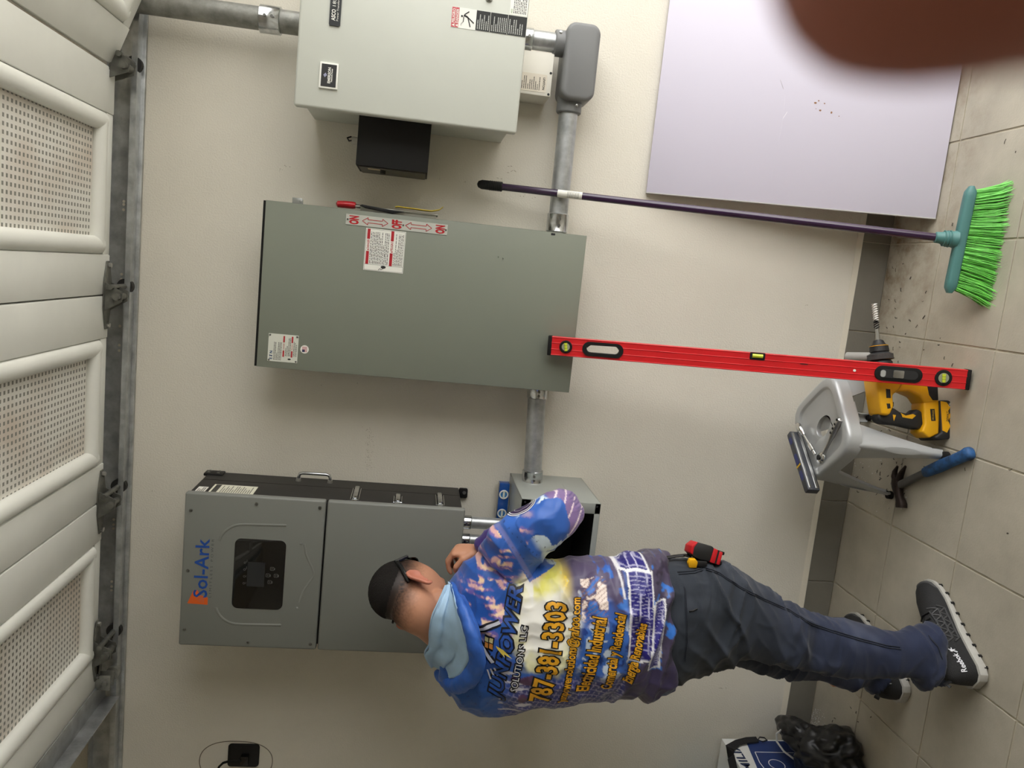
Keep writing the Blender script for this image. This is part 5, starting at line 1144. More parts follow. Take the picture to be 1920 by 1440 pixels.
ylw = np.exp(-((px - 1068) / 14) ** 2 - ((py - 1092) / 26) ** 2); C = mixc(C, ylw * 1.1 * edge(fr3 + .4), (238, 208, 70))
# dark mauve smoke on the right flank
sm_ = sst(px, 1050, 1085) * (1 - sst(py + 30 * n_a, 1125, 1165)) * (1 - sst(px, 1172, 1180)); C = mixc(C, sm_ * edge(fr3 + .25), (84, 74, 104)); C = mixc(C, sm_ * edge(-fr3 - .42), (60, 116, 196))
pr_ = (px > 1090) * (px < 1140) * (py > 1090) * (py < 1175); C = mixc(C, pr_ * edge(fr3 - .02), (238, 222, 212)); C = mixc(C, pr_ * edge(np.sin((px * .5 + py * .8)) - .75, .1) * .7, (150, 110, 100))
# blue and white splashes in the middle, deeper blue and violet grid on the left
lb_ = sst(px, 1075, 1095) * sst(py, 1150, 1180) * (1 - sst(px, 1176, 1184)); C = mixc(C, lb_ * .9, (56, 100, 178)); C = mixc(C, lb_ * edge(fr3 - .22), (196, 210, 226)); C = mixc(C, lb_ * edge(-fr3 - .3), (30, 58, 128))
lf = sst(py, 1262, 1290) * sst(px, 930, 980); C = mixc(C, lf * .8, (62, 54, 108))
gl = np.maximum(edge(np.cos((px * .9 + py * .35) * .62) - .86, .08), edge(np.cos((py * .9 - px * .3) * .5) - .9, .08)); C = mixc(C, lf * gl * .6, (186, 178, 206))
wr_ = (px > 940) * (px < 1000) * sst(py, 1225, 1260); C = mixc(C, wr_ * edge(n_d - .25), (214, 212, 222)); C = mixc(C, wr_ * edge(n_a - .3), (94, 62, 92))
# solar panels with white frames
def panel(C, a0, a1, b0, b1, sk, cell=7.5, col=(38, 32, 118)):
    u = px - a0 - sk * (py - b0); v = py - b0; ins = (u > 0) * (u < a1 - a0) * (v > 0) * (v < b1 - b0); C = mixc(C, ins * 1., col)
    g1 = edge(np.cos(2 * np.pi * v / cell) - .80, .12); g2 = edge(np.cos(2 * np.pi * u / 17.) - .95, .04); C = mixc(C, ins * np.maximum(g1 * .55, g2 * .9), (214, 212, 236))
    bw = 3.2; fr = (u > -bw) * (u < a1 - a0 + bw) * (v > -bw) * (v < b1 - b0 + bw) * (1 - (u > 0) * (u < a1 - a0) * (v > 0) * (v < b1 - b0)); return mixc(C, fr * 1., (232, 232, 234))
hem = sst(px, 1176, 1182); C = mixc(C, hem, (72, 64, 88)); C = mixc(C, hem * edge(fr3 - .35), (52, 112, 196)); C = mixc(C, hem * edge(-fr3 - .4), (48, 42, 62))
C = panel(C, 1168, 1216, 1030, 1078, .10); C = panel(C, 1184, 1226, 1082, 1240, -.02, 6.5); C = panel(C, 1232, 1252, 1134, 1262, -.10, 5.5)
stl = edge(2 - np.abs(px - 1164 - .12 * (py - 1050)), 1.) * (py < 1125); C = mixc(C, stl, (232, 230, 234))
C = mixc(C, (py > 1268) * hem * 1., (66, 58, 92))
# shoulders and hood side: plain blue with tread-plate dashes
shd = np.clip((1 - sst(px, 845, 880)) + sst(py, 1255, 1280) * (1 - sst(px, 930, 950)), 0, 1); C = mixc(C, shd, (44, 92, 170))
# right sleeve: blue, splashed white, mauve with pale streaks by the elbow
ax0 = np.array(atY(950, 1030, -.6)); ax1 = np.array(elbow); axd = (ax1 - ax0); Lq = np.linalg.norm(axd); axd /= Lq
ta = ((V - ax0) @ axd) / Lq; dist = np.linalg.norm((V - ax0) - np.outer((V - ax0) @ axd, axd), axis=1)
slv = (ta > .02) * (dist < .105) * (V[:, 0] > -.775) * 1.
C = mixc(C, slv, (58, 108, 198)); C = mixc(C, slv * sst(ta, .30, .42) * (1 - sst(ta, .80, .92)) * edge(nz(V, 15., 8.) + .5 * nz(V, 40., 3.) + .07), (220, 236, 248))
mv = slv * sst(ta + .10 * nz(V, 12., 2.), .80, .86); C = mixc(C, mv, (132, 108, 156)); C = mixc(C, mv * edge(np.cos(V[:, 2] * 190 + V[:, 0] * 120 + 2 * nz(V, 9., 1.)) - .90, .06), (240, 222, 226)); C = mixc(C, mv * sst(ta, 1.05, 1.16) * edge(np.cos(V[:, 0] * 900) - .3, .3), (92, 74, 132))
dsh = edge(np.cos((px + py) * .42) - .93, .05) * edge(np.cos((px - py) * .21) - .80, .08); C = mixc(C, np.clip(slv * (1 - mv) + shd, 0, 1) * dsh * .75, (26, 40, 84))
seam = edge(.006 - np.abs((V - ax0) @ axd - .012), .002) * (dist < .11) * (V[:, 0] > -.80); C = mixc(C, seam * .18, (232, 190, 190))
fa = np.linalg.norm(V - np.array(wristR), axis=1); C = mixc(C, (fa < .085) * (V[:, 1] > -.54) * 1., (62, 44, 116))
set_col(sme, 'print', np.clip(C, 0, 1))
M_shirt = attr_mat('printed_polyester', 'print', .36, bump=.05, bscale=700., spec=.35, sheen=.1)
shirt = mesh_obj('shirt', sme, M_shirt, person, smooth=180)
# lettering on the back, wrapped on to the cloth
def wrap_text(s, A, B, Hh, m_in, name, par=None, out=None, ow=2.2, shear=0., bold=.0, lift=.0022, face=None):
    # A, B: baseline ends on the design sheet, Hh: letter height in the same units
    vs, fs, _ = text2d(s, bold, shear)
    bm = bmesh.new(); vv = [bm.verts.new((a, b, 0)) for a, b in vs]
    for f in fs:
        try: bm.faces.new([vv[i] for i in f])
        except ValueError: pass
    L_ = math.hypot(B[0] - A[0], B[1] - A[1]); nsl = max(6, int(L_ / 5))
    for i in range(1, nsl): bmesh.ops.bisect_plane(bm, geom=bm.verts[:] + bm.edges[:] + bm.faces[:], plane_co=(i / nsl, 0, 0), plane_no=(1, 0, 0))
    for i in range(1, 4): bmesh.ops.bisect_plane(bm, geom=bm.verts[:] + bm.edges[:] + bm.faces[:], plane_co=(0, i / 4, 0), plane_no=(0, 1, 0))
    bm.verts.ensure_lookup_table()
    d = np.array([B[0] - A[0], B[1] - A[1]]) ; nrm_ = np.array([d[1], -d[0]]) / L_ * Hh        # upright "up" is towards smaller picture x
    if nrm_[0] > 0: nrm_ = -nrm_
    dead = []
    for v in bm.verts:
        p = np.array(A) + d * v.co.x + nrm_ * v.co.y; x, z = unpq(*p)
        h = shirt_bvh.ray_cast(Vector((x, -1.6, z)), Vector((0, 1, 0)))
        if h[0] is None or h[1].y > -.12: dead.append(v); v.co = (0, 0, 0)
        else: v.co = h[0] + h[1] * lift
    bmesh.ops.delete(bm, geom=dead, context='VERTS')
    me_ = bpy.data.meshes.new(name); bm.to_mesh(me_); bm.free()
    return mesh_obj(name, me_, m_in, par or shirt, smooth=180)
M_gold = mat('gold_print', (226, 164, 34), .45, var=.25, vscale=30); M_out = mat('black_print_outline', (20, 18, 22), .5); M_lblue = mat('logo_print_blue', (38, 84, 168), .4, var=.5, vscale=25, var2=(20, 44, 100)); M_wht = mat('white_print', (226, 226, 230), .5)
LINES = [('787-381-3303', (1033, 1326), (1062, 1131), 38, .0), ('junpowersolutions@yahoo.com', (1072, 1334), (1093, 1121), 23, .0), ('Electricidad Industrial', (1107, 1306), (1135, 1157), 25, .0), ('Comercial y Residencial', (1155, 1303), (1179, 1152), 26, .0), ('Energia Renovables', (1193, 1290), (1218, 1171), 22, .0)]
for s, A, B, h_, sh_ in LINES:
    wrap_text(s, A, B, h_, M_out, 'lettering_outline', bold=.085, lift=.0016); wrap_text(s, A, B, h_, M_gold, 'lettering', bold=.028, lift=.0030)
wrap_text('JUNPOWER', (950, 1326), (988, 1104), 33, M_out, 'logo_outline', bold=.085, shear=.25, lift=.0016); wrap_text('JUNPOWER', (950, 1325), (987, 1106), 32, M_lblue, 'logo_lettering', bold=.02, shear=.25, lift=.0030)
wrap_text('SOLUTIONS LLC', (971, 1302), (989, 1169), 12.5, M_out, 'lettering_outline', bold=.10, lift=.0016); wrap_text('SOLUTIONS LLC', (971, 1301), (988, 1170), 11.5, M_wht, 'lettering', bold=.0, lift=.0030)
def wrap_poly(pts, m, name, lift=.0024, par=None):
    bm = bmesh.new(); f = bm.faces.new([bm.verts.new((a, b, 0)) for a, b in pts]); bmesh.ops.triangulate(bm, faces=bm.faces[:]); bmesh.ops.subdivide_edges(bm, edges=bm.edges[:], cuts=6, use_grid_fill=True)
    dead = []
    for v in bm.verts:
        x, z = unpq(v.co.x, v.co.y); h = shirt_bvh.ray_cast(Vector((x, -1.6, z)), Vector((0, 1, 0)))
        if h[0] is None: dead.append(v)
        else: v.co = h[0] + h[1] * lift
    bmesh.ops.delete(bm, geom=dead, context='VERTS'); me_ = bpy.data.meshes.new(name); bm.to_mesh(me_); bm.free(); return mesh_obj(name, me_, m, par or shirt, smooth=180)
def strip(a, b, w): 
    d = np.array(b, float) - np.array(a, float); n = np.array([-d[1], d[0]]) / np.hypot(*d) * w / 2; return [tuple(np.array(a) + n), tuple(np.array(b) + n), tuple(np.array(b) - n), tuple(np.array(a) - n)]
M_roofw = mat('roof_print_grey', (206, 206, 212), .5)
for a, b in (((887, 1191), (937, 1165)), ((887, 1191), (926, 1244))):
    wrap_poly(strip(a, b, 13), M_out, 'roof_outline', .0016); wrap_poly(strip(a, b, 6), M_roofw, 'roof_line', .0030)
wrap_poly([(909, 1219), (925, 1222), (928, 1194), (911, 1191)], M_out, 'window_outline', .0018)
M_pane = [mat('pane_cream', (236, 222, 150), .5), mat('pane_amber', (214, 140, 60), .5)]
for i in range(2):
    for j in range(2): wrap_poly([(911.5 + i * 7.8, 1217 - j * 12), (917.5 + i * 7.8, 1218 - j * 12), (918 + i * 7.8, 1208 - j * 12), (912 + i * 7.8, 1207 - j * 12)], M_pane[1 - j], 'window_print', .0032)
wrap_poly([(931, 1209), (947, 1222), (945, 1216), (960, 1231), (946, 1224), (948, 1231), (934, 1216)], mat('bolt_yellow', (240, 214, 90), .5), 'bolt_print', .0036)
for k in range(3): wrap_poly(strip((917 + k * 6, 1262 - k * 4), (924 + k * 6, 1282 - k * 5), 3.), M_wht, 'arrow_print', .0026)
# round patch on the outer side of the sleeve near the elbow
pn_ = (Vector(CM.col[0]) * .78 + Vector((0, 0, 1)) * .45 - Vector(CM.col[1]) * .42).normalized()
pc0 = Vector(ax0 + axd * Lq * .50)
h0 = shirt_bvh.ray_cast(pc0 + pn_ * .2, -pn_); pcen = h0[0]
pu = (Vector(axd) - pn_ * Vector(axd).dot(pn_)).normalized(); pv = pn_.cross(pu)
def patch(r0, r1, m, name, lift):
    bm = bmesh.new(); grid = []; NT = 40
    for k in np.linspace(r0, r1, 7):
        row = []
        for t in np.linspace(0, 2 * math.pi, NT, endpoint=False):
            p = pcen + (pu * math.cos(t) + pv * math.sin(t)) * k; h = shirt_bvh.ray_cast(p + pn_ * .12, -pn_); row.append(bm.verts.new(h[0] + h[1] * lift) if h[0] is not None and (h[0] - pcen).length < .075 else None)
        grid.append(row)
    for i in range(6):
        for k in range(NT):
            f = [grid[i][k], grid[i][(k + 1) % NT], grid[i + 1][(k + 1) % NT], grid[i + 1][k]]
            if all(v is not None for v in f): bm.faces.new(f)
    me_ = bpy.data.meshes.new(name); bm.to_mesh(me_); bm.free(); return mesh_obj(name, me_, m, shirt, smooth=180)
patch(.0005, .0385, mat('patch_purple', (48, 30, 70), .5), 'sleeve_patch', .0014); patch(.0345, .0370, M_wht, 'patch_ring', .0024); patch(.0395, .0425, M_wht, 'patch_border', .0018); patch(.0220, .0232, M_wht, 'patch_ring', .0024)
def patch_text(s_, rr0, rr1, t0, t1):
    vs_, fs_, _ = text2d(s_, .02); t = MB(); pts = []
    for a, b in vs_:
        th_ = t0 + (t1 - t0) * a; r = rr0 + (rr1 - rr0) * b; p = pcen + (pu * math.cos(th_) + pv * math.sin(th_)) * r; h = shirt_bvh.ray_cast(p + pn_ * .12, -pn_); pts.append((h[0] + h[1] * .0026) if h[0] is not None else p)
    t.add(pts, fs_); t.build('patch_lettering', M_wht, shirt, smooth=0, fix=False)
patch_text('COLEGIO PERITOS', .0245, .0325, 2.6, -.6)

# ---- hood lying on the shoulders
def P3(px, py, y): return atY(px, py, y)
rim = [P3(846, 1093, -.600), P3(858, 1120, -.665), P3(873, 1160, -.725), P3(888, 1205, -.752), P3(893, 1245, -.742), P3(878, 1272, -.715), P3(856, 1285, -.665), P3(835, 1280, -.60), P3(818, 1262, -.53)]
p_, r_ = chain([(p, r) for p, r in zip(rim, (.010, .014, .019, .024, .027, .026, .023, .019, .012))], m=6)
hb_ = MB(); hb_.tube(p_, [r * 1.0 for r in r_], 16, flat=.75)
p2, r2 = chain([(P3(862, 1118, -.650), .012), (P3(880, 1163, -.705), .015), (P3(894, 1212, -.728), .018), (P3(894, 1255, -.715), .020), (P3(880, 1283, -.68), .016)], m=6); hb_.tube(p2, r2, 14)
hme = remesh(hb_, .004, 5, .5); V = verts_of(hme); Nn = norms_of(hme); set_verts(hme, V + Nn * (.004 * nz(V, 28., 3.) + .0015 * nz(V, 70., 1.))[:, None])
hood = mesh_obj('hood', hme, mat('hood_blue', (48, 98, 186), .5, var=.12, vscale=40, bump=.1, bscale=300), shirt, smooth=180)
inner = [P3(836, 1098, -.612), P3(823, 1128, -.640), P3(811, 1155, -.648), P3(806, 1185, -.640), P3(805, 1208, -.622), P3(797, 1226, -.60), P3(808, 1248, -.56)]
outer = [P3(846, 1096, -.622), P3(856, 1130, -.690), P3(868, 1170, -.735), P3(878, 1210, -.750), P3(876, 1245, -.735), P3(862, 1268, -.70), P3(843, 1272, -.645)]
def crv(P_, m=6): q, _ = chain([(p, .01) for p in P_], m=m); return q
ci, co = crv(inner), crv(outer); LNN = []
for f in np.linspace(0, 1, 14):
    row = []
    for i, (a, b) in enumerate(zip(ci, co)):
        p = a.lerp(b, f); sag = .016 * math.sin(math.pi * f); w_ = .011 * math.sin(f * 13 + i * .16) * math.sin(math.pi * f) + .005 * noise.noise((i * .25, f * 5, 1.)); row.append(p + Vector((0, sag + w_ - .012 * (1 - f) ** 2, -.004 * math.sin(math.pi * f) + w_ * .5)))
    LNN.append(row)
lm = MB(); nA = len(ci)
for row in LNN: lm.v += row
lm.f = [(i * nA + k, i * nA + k + 1, (i + 1) * nA + k + 1, (i + 1) * nA + k) for i in range(len(LNN) - 1) for k in range(nA - 1)]
ln_ = lm.build('hood_lining', mat('hood_lining_pale_blue', (168, 200, 228), .55, var=.08, vscale=30), hood, smooth=180, fix=False)
sol = ln_.modifiers.new('t', 'SOLIDIFY'); sol.thickness = .003; sol.offset = 0
MB().tube(ci, .0032, 8).build('lining_edge', mat('hood_lining_pale_blue', (168, 200, 228), .55), hood)

# ---- trousers
pt = MB(); loft(pt, PELV, 5); loft(pt, NEAR, 5); loft(pt, FAR, 5)
pme = remesh(pt, .0042, 4, .5); V = verts_of(pme); Nn = norms_of(pme)
zr = V[:, 2]; cuffn = np.exp(-((zr - .12) / .06) ** 2); knee = np.exp(-((zr - .50) / .07) ** 2); hipz = np.exp(-((zr - .72) / .06) ** 2)
w1 = nz(np.c_[V[:, 0] * .4, V[:, 1] * .4, V[:, 2] * 2.4 + V[:, 0] * .8], 10., 2.); w2 = nz(np.c_[V[:, 0] * .7 + V[:, 2] * .5, V[:, 1] * .7, V[:, 2] * 1.2 - V[:, 0]], 9., 6.); w3 = nz(V, 30., 4.)
w4 = nz(np.c_[V[:, 0] * .9 + V[:, 2] * .9, V[:, 1] * .8, V[:, 2] * 1.5 - V[:, 0] * 1.1], 11., 11.); rdg = lambda n: np.clip(1 - np.abs(n) * 4.2, 0, 1) ** 1.5
V = V + Nn * (.0022 * rdg(w4) + .007 * rdg(w2) * (.25 + hipz + knee + cuffn) + .008 * rdg(w1) * (hipz + knee + 1.3 * cuffn) - .002)[:, None]
V = V + Nn * (.005 * (.6 - np.abs(w2) * 2) + (cuffn * .010 + knee * .006 + hipz * .006) * (1 - np.abs(w1) * 2.6) + .0012 * w3)[:, None]
V[:, 2] = np.maximum(V[:, 2], .012); set_verts(pme, V)
kk = sst(zr, .30, .75)[:, None]; base_c = lin((36, 43, 66)) * (1 - kk) + lin((44, 49, 57)) * kk
dust = np.clip(nz(V, 9., 3.) + .5 * nz(V, 30., 1.) - .12, 0, 1); col = base_c * (1 + .25 * nz(V, 14., 8.))[:, None] + lin((90, 94, 104)) * (dust * .35)[:, None]
set_col(pme, 'cloth', np.clip(col, 0, 1))
tb_ = bvh_of(pme)
trs = mesh_obj('trousers', pme, attr_mat('slate_blue_work_cotton', 'cloth', .8, bump=.12, bscale=500., spec=.25, sheen=.15), person, smooth=180)
def cloth_path(pts, lift=.0015, m=10):
    out = []
    for (a, b) in zip(pts[:-1], pts[1:]):
        for k in range(m):
            q = (a[0] + (b[0] - a[0]) * k / m, a[1] + (b[1] - a[1]) * k / m); h = tb_.ray_cast(CP, ray(*q).normalized())
            if h[0] is not None: out.append(h[0] + h[1] * lift)
    return out
M_seam = mat('seam_thread', (30, 35, 46), .8)
for pts in (((1322, 1064), (1350, 1075), (1385, 1098), (1430, 1122), (1480, 1144), (1520, 1168), (1560, 1182), (1610, 1197), (1660, 1210), (1690, 1214)), ((1270, 1073), (1300, 1071), (1318, 1065)), ((1283, 1100), (1286, 1150), (1287, 1200), (1282, 1240)), ((1741, 1192), (1757, 1210), (1766, 1235))):
    for off in (0, 4): MB().tube(cloth_path([(a + off * .5, b + off) for a, b in pts]), .0013, 6).build('stitched_seam', M_seam, trs)
MB().tube(cloth_path([(1292, 1146), (1300, 1145), (1308, 1141)], .0005), .0024, 8).build('pocket_slit', M_black, trs)

# ---- shoes
M_upper = mat('black_shoe_knit', (25, 25, 26), .75, bump=.5, bscale=420); M_over = mat('dark_shoe_overlay', (66, 66, 67), .6); M_sole = mat('grey_white_rubber_sole', (176, 174, 167), .6, var=.1, vscale=30)
def shoe(h, t, lab):
    d = (t - h); Ls = d.length; d.normalize(); s_ = Vector((d.y, -d.x, 0))                      # s_ to the wearer's right
    o0 = h.copy()
    Rm = Matrix((s_, d, Vector((0, 0, 1)))).transposed()
    Mw = Matrix.Translation(o0) @ Rm.to_4x4()
    def W(x, y, z): return Mw @ Vector((x, y * Ls, z))
    # outline half widths along the length
    ys = [0, .03, .10, .25, .42, .58, .72, .84, .93, .98, 1.0]; hw = [.012, .028, .037, .037, .037, .042, .047, .045, .034, .020, .008]
    def ring(f, k, z, cx=0.): return None
    up_ = MB(); rg = []
    zt = [.085, .105, .118, .122, .100, .082, .070, .060, .050, .040, .030]
    for y_, w_, z_ in zip(ys, hw, zt):
        wt = w_ * .55; pts = []
        z0 = .022
        for a in np.linspace(0, math.pi, 13):
            c = math.cos(a); sn = math.sin(a); x = math.copysign(abs(c) ** .8, c) * w_ * (1 - .22 * sn); z = z0 + (z_ - z0) * sn ** .7; pts.append(W(x, y_, z))
        pts += [W(-w_ * .5, y_, z0 - .004), W(w_ * .5, y_, z0 - .004)]
        rg.append(pts)
    up_.rings(rg); o = up_.build('shoe', M_upper, person, smooth=60); tag(o, lab)
    so = MB(); rg = []
    for i, (y_, w_) in enumerate(zip(ys, hw)):
        e = .0055; lift = .006 * max(0, (y_ - .75) / .25) ** 2; hh = .030 if y_ < .3 else .030 - .009 * min(1, (y_ - .3) / .4)
        rg.append([W(w_ + e, y_ * 1.02 - .012, .006 + lift), W(w_ + e + .001, y_ * 1.02 - .012, hh), W(-w_ - e - .001, y_ * 1.02 - .012, hh), W(-w_ - e, y_ * 1.02 - .012, .006 + lift), W(-w_ * .8, y_ * 1.0, .0005 + lift), W(w_ * .8, y_ * 1.0, .0005 + lift)])
    so.rings(rg).build('sole', M_sole, o, bevel=.001)
    for i in range(9):                                                                        # tread notches on both sides
        y_ = .08 + i * .10; w_ = float(np.interp(y_, ys, hw)) + .0062
        for sd_ in (1, -1): MB().box(sd_ * w_ - .003, sd_ * w_ + .0006, y_ * Ls - .0035, y_ * Ls + .0035, .001, .012, Mw).build('tread_notch', M_rubber, o)
    tc_ = MB(); rg = []
    for y_, w_, z_ in list(zip(ys, hw, zt))[6:]:
        rg.append([W(math.cos(a) * (w_ * (1 - .22 * math.sin(a)) + .0012), y_ + .002, .022 + (min(z_, .030 + .012 * (y_ > .9)) - .020) * math.sin(a) ** .7) for a in np.linspace(0, math.pi, 11)])
    tc_.rings(rg).build('toe_guard', M_over, o, smooth=60)
    # net of overlay bars on the outer side
    ob_ = bvh_of(o.data)
    Mi = INFO[person]
    def side(y_, z_, sd_=1):
        p = Mi.inverted() @ W(sd_ * .12, y_, z_); dr = (Mi.inverted() @ W(0, y_, z_)) - p; hh_ = ob_.ray_cast(p, dr.normalized()); return (Mi @ (hh_[0] + hh_[1] * .0012)) if hh_[0] is not None else None
    if True:
        nodes_ = [(.36 + .07 * i, .034 + .018 * j) for j in range(4) for i in range(5 - (j > 2))]
        for (a, b) in nodes_:
            for (da_, db_) in ((.07, 0), (.035, .018), (-.035, .018)):
                P_ = [side(a + da_ * k / 3, b + db_ * k / 3) for k in range(4)]
                if all(q is not None for q in P_) and a + da_ < .68: MB().tube(P_, .0022, 5).build('overlay_bar', M_over, o)
        t = MB(); vs_, fs_, _ = text2d('Reebok', .02)
        pts = []; ok = True
        for a, b in vs_:
            q = side(.055 + a * .155, .060 + b * .015 + a * .004); pts.append(q if q is not None else W(.045, .1, .06))
        t.add([q + (Mw.to_3x3() @ Vector((.0012, 0, 0))) for q in pts], fs_); t.build('lettering', M_wht, o, smooth=0, fix=False)
        for st_ in (((.222, .062), (.262, .084)), ((.228, .076), (.268, .072)), ((.238, .080), (.250, .064))):
            P_ = [side(st_[0][0] + (st_[1][0] - st_[0][0]) * k / 3, st_[0][1] + (st_[1][1] - st_[0][1]) * k / 3) for k in range(4)]
            if all(q is not None for q in P_): MB().tube(P_, [.0022, .002, .0016, .0008], 5).build('emblem', M_wht, o)
    MB().tube([W(0, .015, .10), W(0, -.01, .118), W(.004, -.045, .112)], [.006, .006, .0055], 8, flat=.35).build('heel_tab', M_black, o)
    for k in range(4): MB().tube([W(-.022, .45 + .06 * k, float(np.interp(.45 + .06 * k, ys, zt)) - .004), W(0, .46 + .06 * k, float(np.interp(.46 + .06 * k, ys, zt)) + .003), W(.022, .45 + .06 * k, float(np.interp(.45 + .06 * k, ys, zt)) - .004)], .0028, 6).build('lace', M_black, o)
    return o
shoe(heelN, toeN, 'black knit shoe with a grey white sole, nearer the camera'); shoe(heelF, toeF, 'black knit shoe with a grey white sole, half hidden')

# ---- sunglasses pushed up on the head
def hh(px, py, lift):
    d = ray(px, py).normalized(); o_ = CP - pbase; r = body_bvh.ray_cast(o_, d)
    if r[0] is None: q_ = (CP + d * ((HO - CP).dot(d))); r = body_bvh.find_nearest(q_ - pbase)
    return r[0] + pbase + r[1] * lift
sg = thing('sunglasses', 'black sunglasses pushed up on top of the head', 'sunglasses', hh(752, 1060, .004))
M_sg = mat('sunglass_black', (14, 14, 15), .3, spec=.5)
tp = [hh(744, 1056, .004), hh(750, 1062, .004), hh(757, 1075, .0045), hh(763, 1087, .0045), hh(765.5, 1092, .004)]
MB().tube(tp, [.0055, .0062, .0060, .0065, .0040], 10).build('temple_arm', M_sg, sg)
fa_, fb_ = np.radians(-62), np.radians(62); rg = []
def hp3(x, y, z): return H(x, y, z)
for a in np.linspace(-66, 66, 25):
    r_ = math.radians(a); x, y = math.sin(r_) * .079, math.cos(r_) * .100; zc_ = .080 + .012 * math.cos(r_); hgt = .006 + .010 * (1 - math.exp(-((abs(a) - 0) / 12) ** 2)) * (1 if abs(a) < 55 else .55); k = 1.045
    c = Vector((x * k * .88, .012 + y * k * .88, zc_)); n_ = Vector((math.sin(r_), math.cos(r_), .35)).normalized(); u_ = Vector((-math.sin(r_) * .5, -math.cos(r_) * .5, 1)).normalized()
    rg.append([H(*(c + u_ * hgt + n_ * .002)), H(*(c + u_ * hgt - n_ * .002)), H(*(c - u_ * hgt - n_ * .002)), H(*(c - u_ * hgt + n_ * .002))])
MB().rings(rg).build('lens_front', M_gloss, sg, smooth=50)
tl_ = MB().tube([H(-.076, .045, .080), H(-.080, .01, .060), H(-.079, -.03, .035)], .0034, 8).build('temple_arm', M_sg, sg)
MB().tube([H(.074, .050, .083), hh(740, 1050, .006), tp[0]], .005, 8).build('hinge_block', M_sg, sg)

# ---- tape measure on the belt
tq = atY(1322, 1036, -.60); ex_ = (atY(1352, 1046, -.60) - atY(1290, 1026, -.60)).normalized(); ny_ = Vector((.25, -1, 0)); ny_ = (ny_ - ex_ * ny_.dot(ex_)).normalized(); nz_ = ex_.cross(ny_)
if nz_.x < 0: nz_ = -nz_; ny_ = -ny_
Rt2 = Matrix((ex_, ny_, nz_)).transposed()
tm_ = thing('tape_measure', 'red and black tape measure clipped to the belt on the right hip', 'tape measure', tq, Rt2)
def TM(mb, n, m, par=None, **k): return mb.build(n, m, par or tm_, world=False, **k)
M_tr = mat('red_tool_plastic', (196, 24, 34), .4); fTM = lambda a, b, c: Vector((a, c, b))
TM(MB().prism([(-.044, -.018), (-.047, .004), (-.038, .020), (.006, .022), (.014, .018), (.012, -.020), (-.02, -.023)], fTM, -.021, .021), 'case', M_tblk, bevel=.004)
TM(MB().prism([(-.051, -.012), (-.052, .006), (-.041, .0205), (-.037, .0205), (-.044, .004), (-.042, -.016)], fTM, -.0215, .0215), 'red_edge', M_tr, bevel=.002)
TM(MB().prism([(.011, .019), (.025, .017), (.025, -.021), (.010, -.021)], fTM, -.0225, .0225), 'red_band', M_tr, bevel=.003)
TM(MB().box(.025, .029, -.0215, .0215, -.020, .017), 'black_gap', M_tblk); TM(MB().box(.029, .040, -.0225, .0225, -.021, .015), 'red_foot', M_tr, bevel=.003)
for z in (-.019, .008): TM(MB().box(.038, .046, -.02, .02, z, z + .009), 'rubber_pad', M_rubber, bevel=.002)
TM(MB().box(-.055, .012, -.008, .008, -.027, -.0225), 'belt_clip', M_black, bevel=.001)
yk = atY(1298, 1055, -.625); kf = thing('utility_knife', 'small yellow tool handle sticking out of the hip pocket', 'knife', yk)
MB().prism([(-.010, -.012), (-.013, .0), (-.009, .011), (.006, .012), (.013, .004), (.011, -.012)], lambda a, b, c: yk + Vector((b, c, -a)), -.008, .008).build('handle', M_yel, kf, bevel=.002)
MB().box(yk.x - .009, yk.x + .006, yk.y - .006, yk.y + .006, yk.z - .040, yk.z - .010).build('knife_body', M_tblk, kf, bevel=.002)
bp = [atY(1248, 1046, -.59), atY(1265, 1043, -.585), atY(1285, 1041, -.59), atY(1296, 1043, -.595)]
MB().tube(bp, .007, 10, flat=.5).build('belt_loop', M_black, trs)

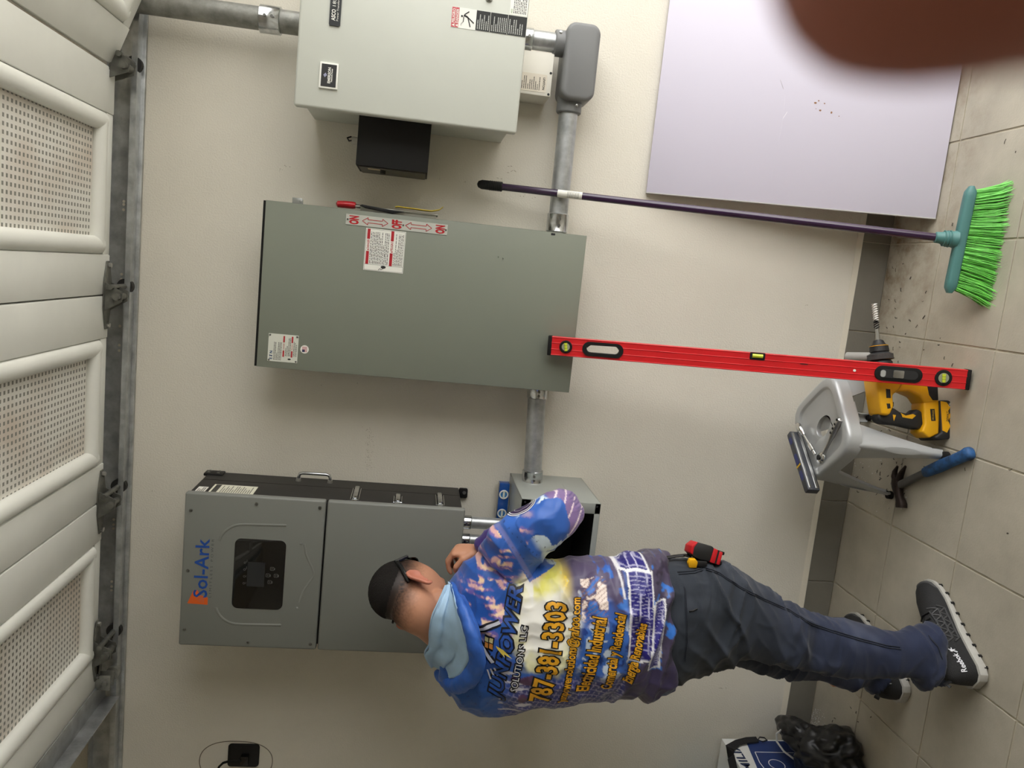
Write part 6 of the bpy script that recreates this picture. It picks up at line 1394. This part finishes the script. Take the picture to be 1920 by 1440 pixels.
# ------------------------------------------------------------------ hand of the photographer: one fingertip before the corner of the lens
def cam3(r, u, f): return CP + right_v * r + up_v * u + fwd_v * f
body = MB()
T0 = cam3(.0250, -.0226, .044); fd = (-up_v + right_v * .13 - fwd_v * .10).normalized()
def fing(tip_c, d0, d1, d2, r, ls=(.024, .024, .042)):
    a = tip_c; b = a + d0.normalized() * ls[0]; c = b + d1.normalized() * ls[1]; e = c + d2.normalized() * ls[2]
    t_ = a - d0.normalized() * r * .98
    body.tube([t_, t_ + d0.normalized() * r * .12, t_ + d0.normalized() * r * .45, a, a.lerp(b, .6), b, b.lerp(c, .5), c, c.lerp(e, .5), e], [r * .18, r * .5, r * .84, r, r * 1.02, r * 1.08, r * 1.02, r * 1.14, r * 1.1, r * 1.15], 22)
    return e
d1_ = (fd - fwd_v * .45).normalized(); d2_ = (fd - fwd_v * .9 + right_v * .25).normalized()
K0 = fing(T0, fd, d1_, d2_, .0080)
sp_v = (right_v * .75 - up_v * .25 + fwd_v * .25).normalized()
for i, r in ((1, .0084), (2, .0080), (3, .0070)):
    k = K0 + sp_v * .0 - up_v * .020 * i - right_v * .004 * i
    q1 = k + fwd_v * .036 - right_v * .004; q2 = q1 - right_v * .024 + fwd_v * .004; q3 = q2 - right_v * .010 - fwd_v * .016
    body.tube([k, k.lerp(q1, .5), q1, q1.lerp(q2, .5), q2, q2.lerp(q3, .6), q3], [r * 1.15, r * 1.05, r * 1.1, r, r * 1.02, r * .9, r * .4], 14)
pc_ = K0 - up_v * .033 - right_v * .004; pw = pc_ - fwd_v * .080 - up_v * .030 + right_v * .020
n1_ = right_v; n2_ = (up_v - (pw - pc_).normalized() * up_v.dot((pw - pc_).normalized())).normalized(); n3_ = (pw - pc_).normalized().cross(n2_)
body.rings([[pc_.lerp(pw, f) + n2_ * w * math.cos(a) + n3_ * h * math.sin(a) for a in np.linspace(0, 2 * math.pi, 20, endpoint=False)] for f, w, h in ((-.12, .034, .009), (0, .042, .012), (.35, .044, .016), (.75, .038, .020), (1.0, .028, .022), (1.35, .027, .023), (2.4, .036, .034), (3.2, .040, .038))])
tb0 = pc_.lerp(pw, .72) - right_v * .014; body.tube([tb0, tb0 - right_v * .022 + fwd_v * .012, tb0 - right_v * .030 + fwd_v * .038, tb0 - right_v * .032 + fwd_v * .060, tb0 - right_v * .030 + fwd_v * .066], [.017, .014, .0115, .0095, .004], 14)
fme = remesh(body, .0016, 6, .5); set_col(fme, 'skin', np.tile(lin((168, 104, 88)), (len(fme.vertices), 1)))
hnd = mesh_obj('photographer_hand', fme, M_skin, smooth=180); tag(hnd, 'blurred fingertip of the photographer covering a corner of the lens', 'hand'); base(hnd, T0)
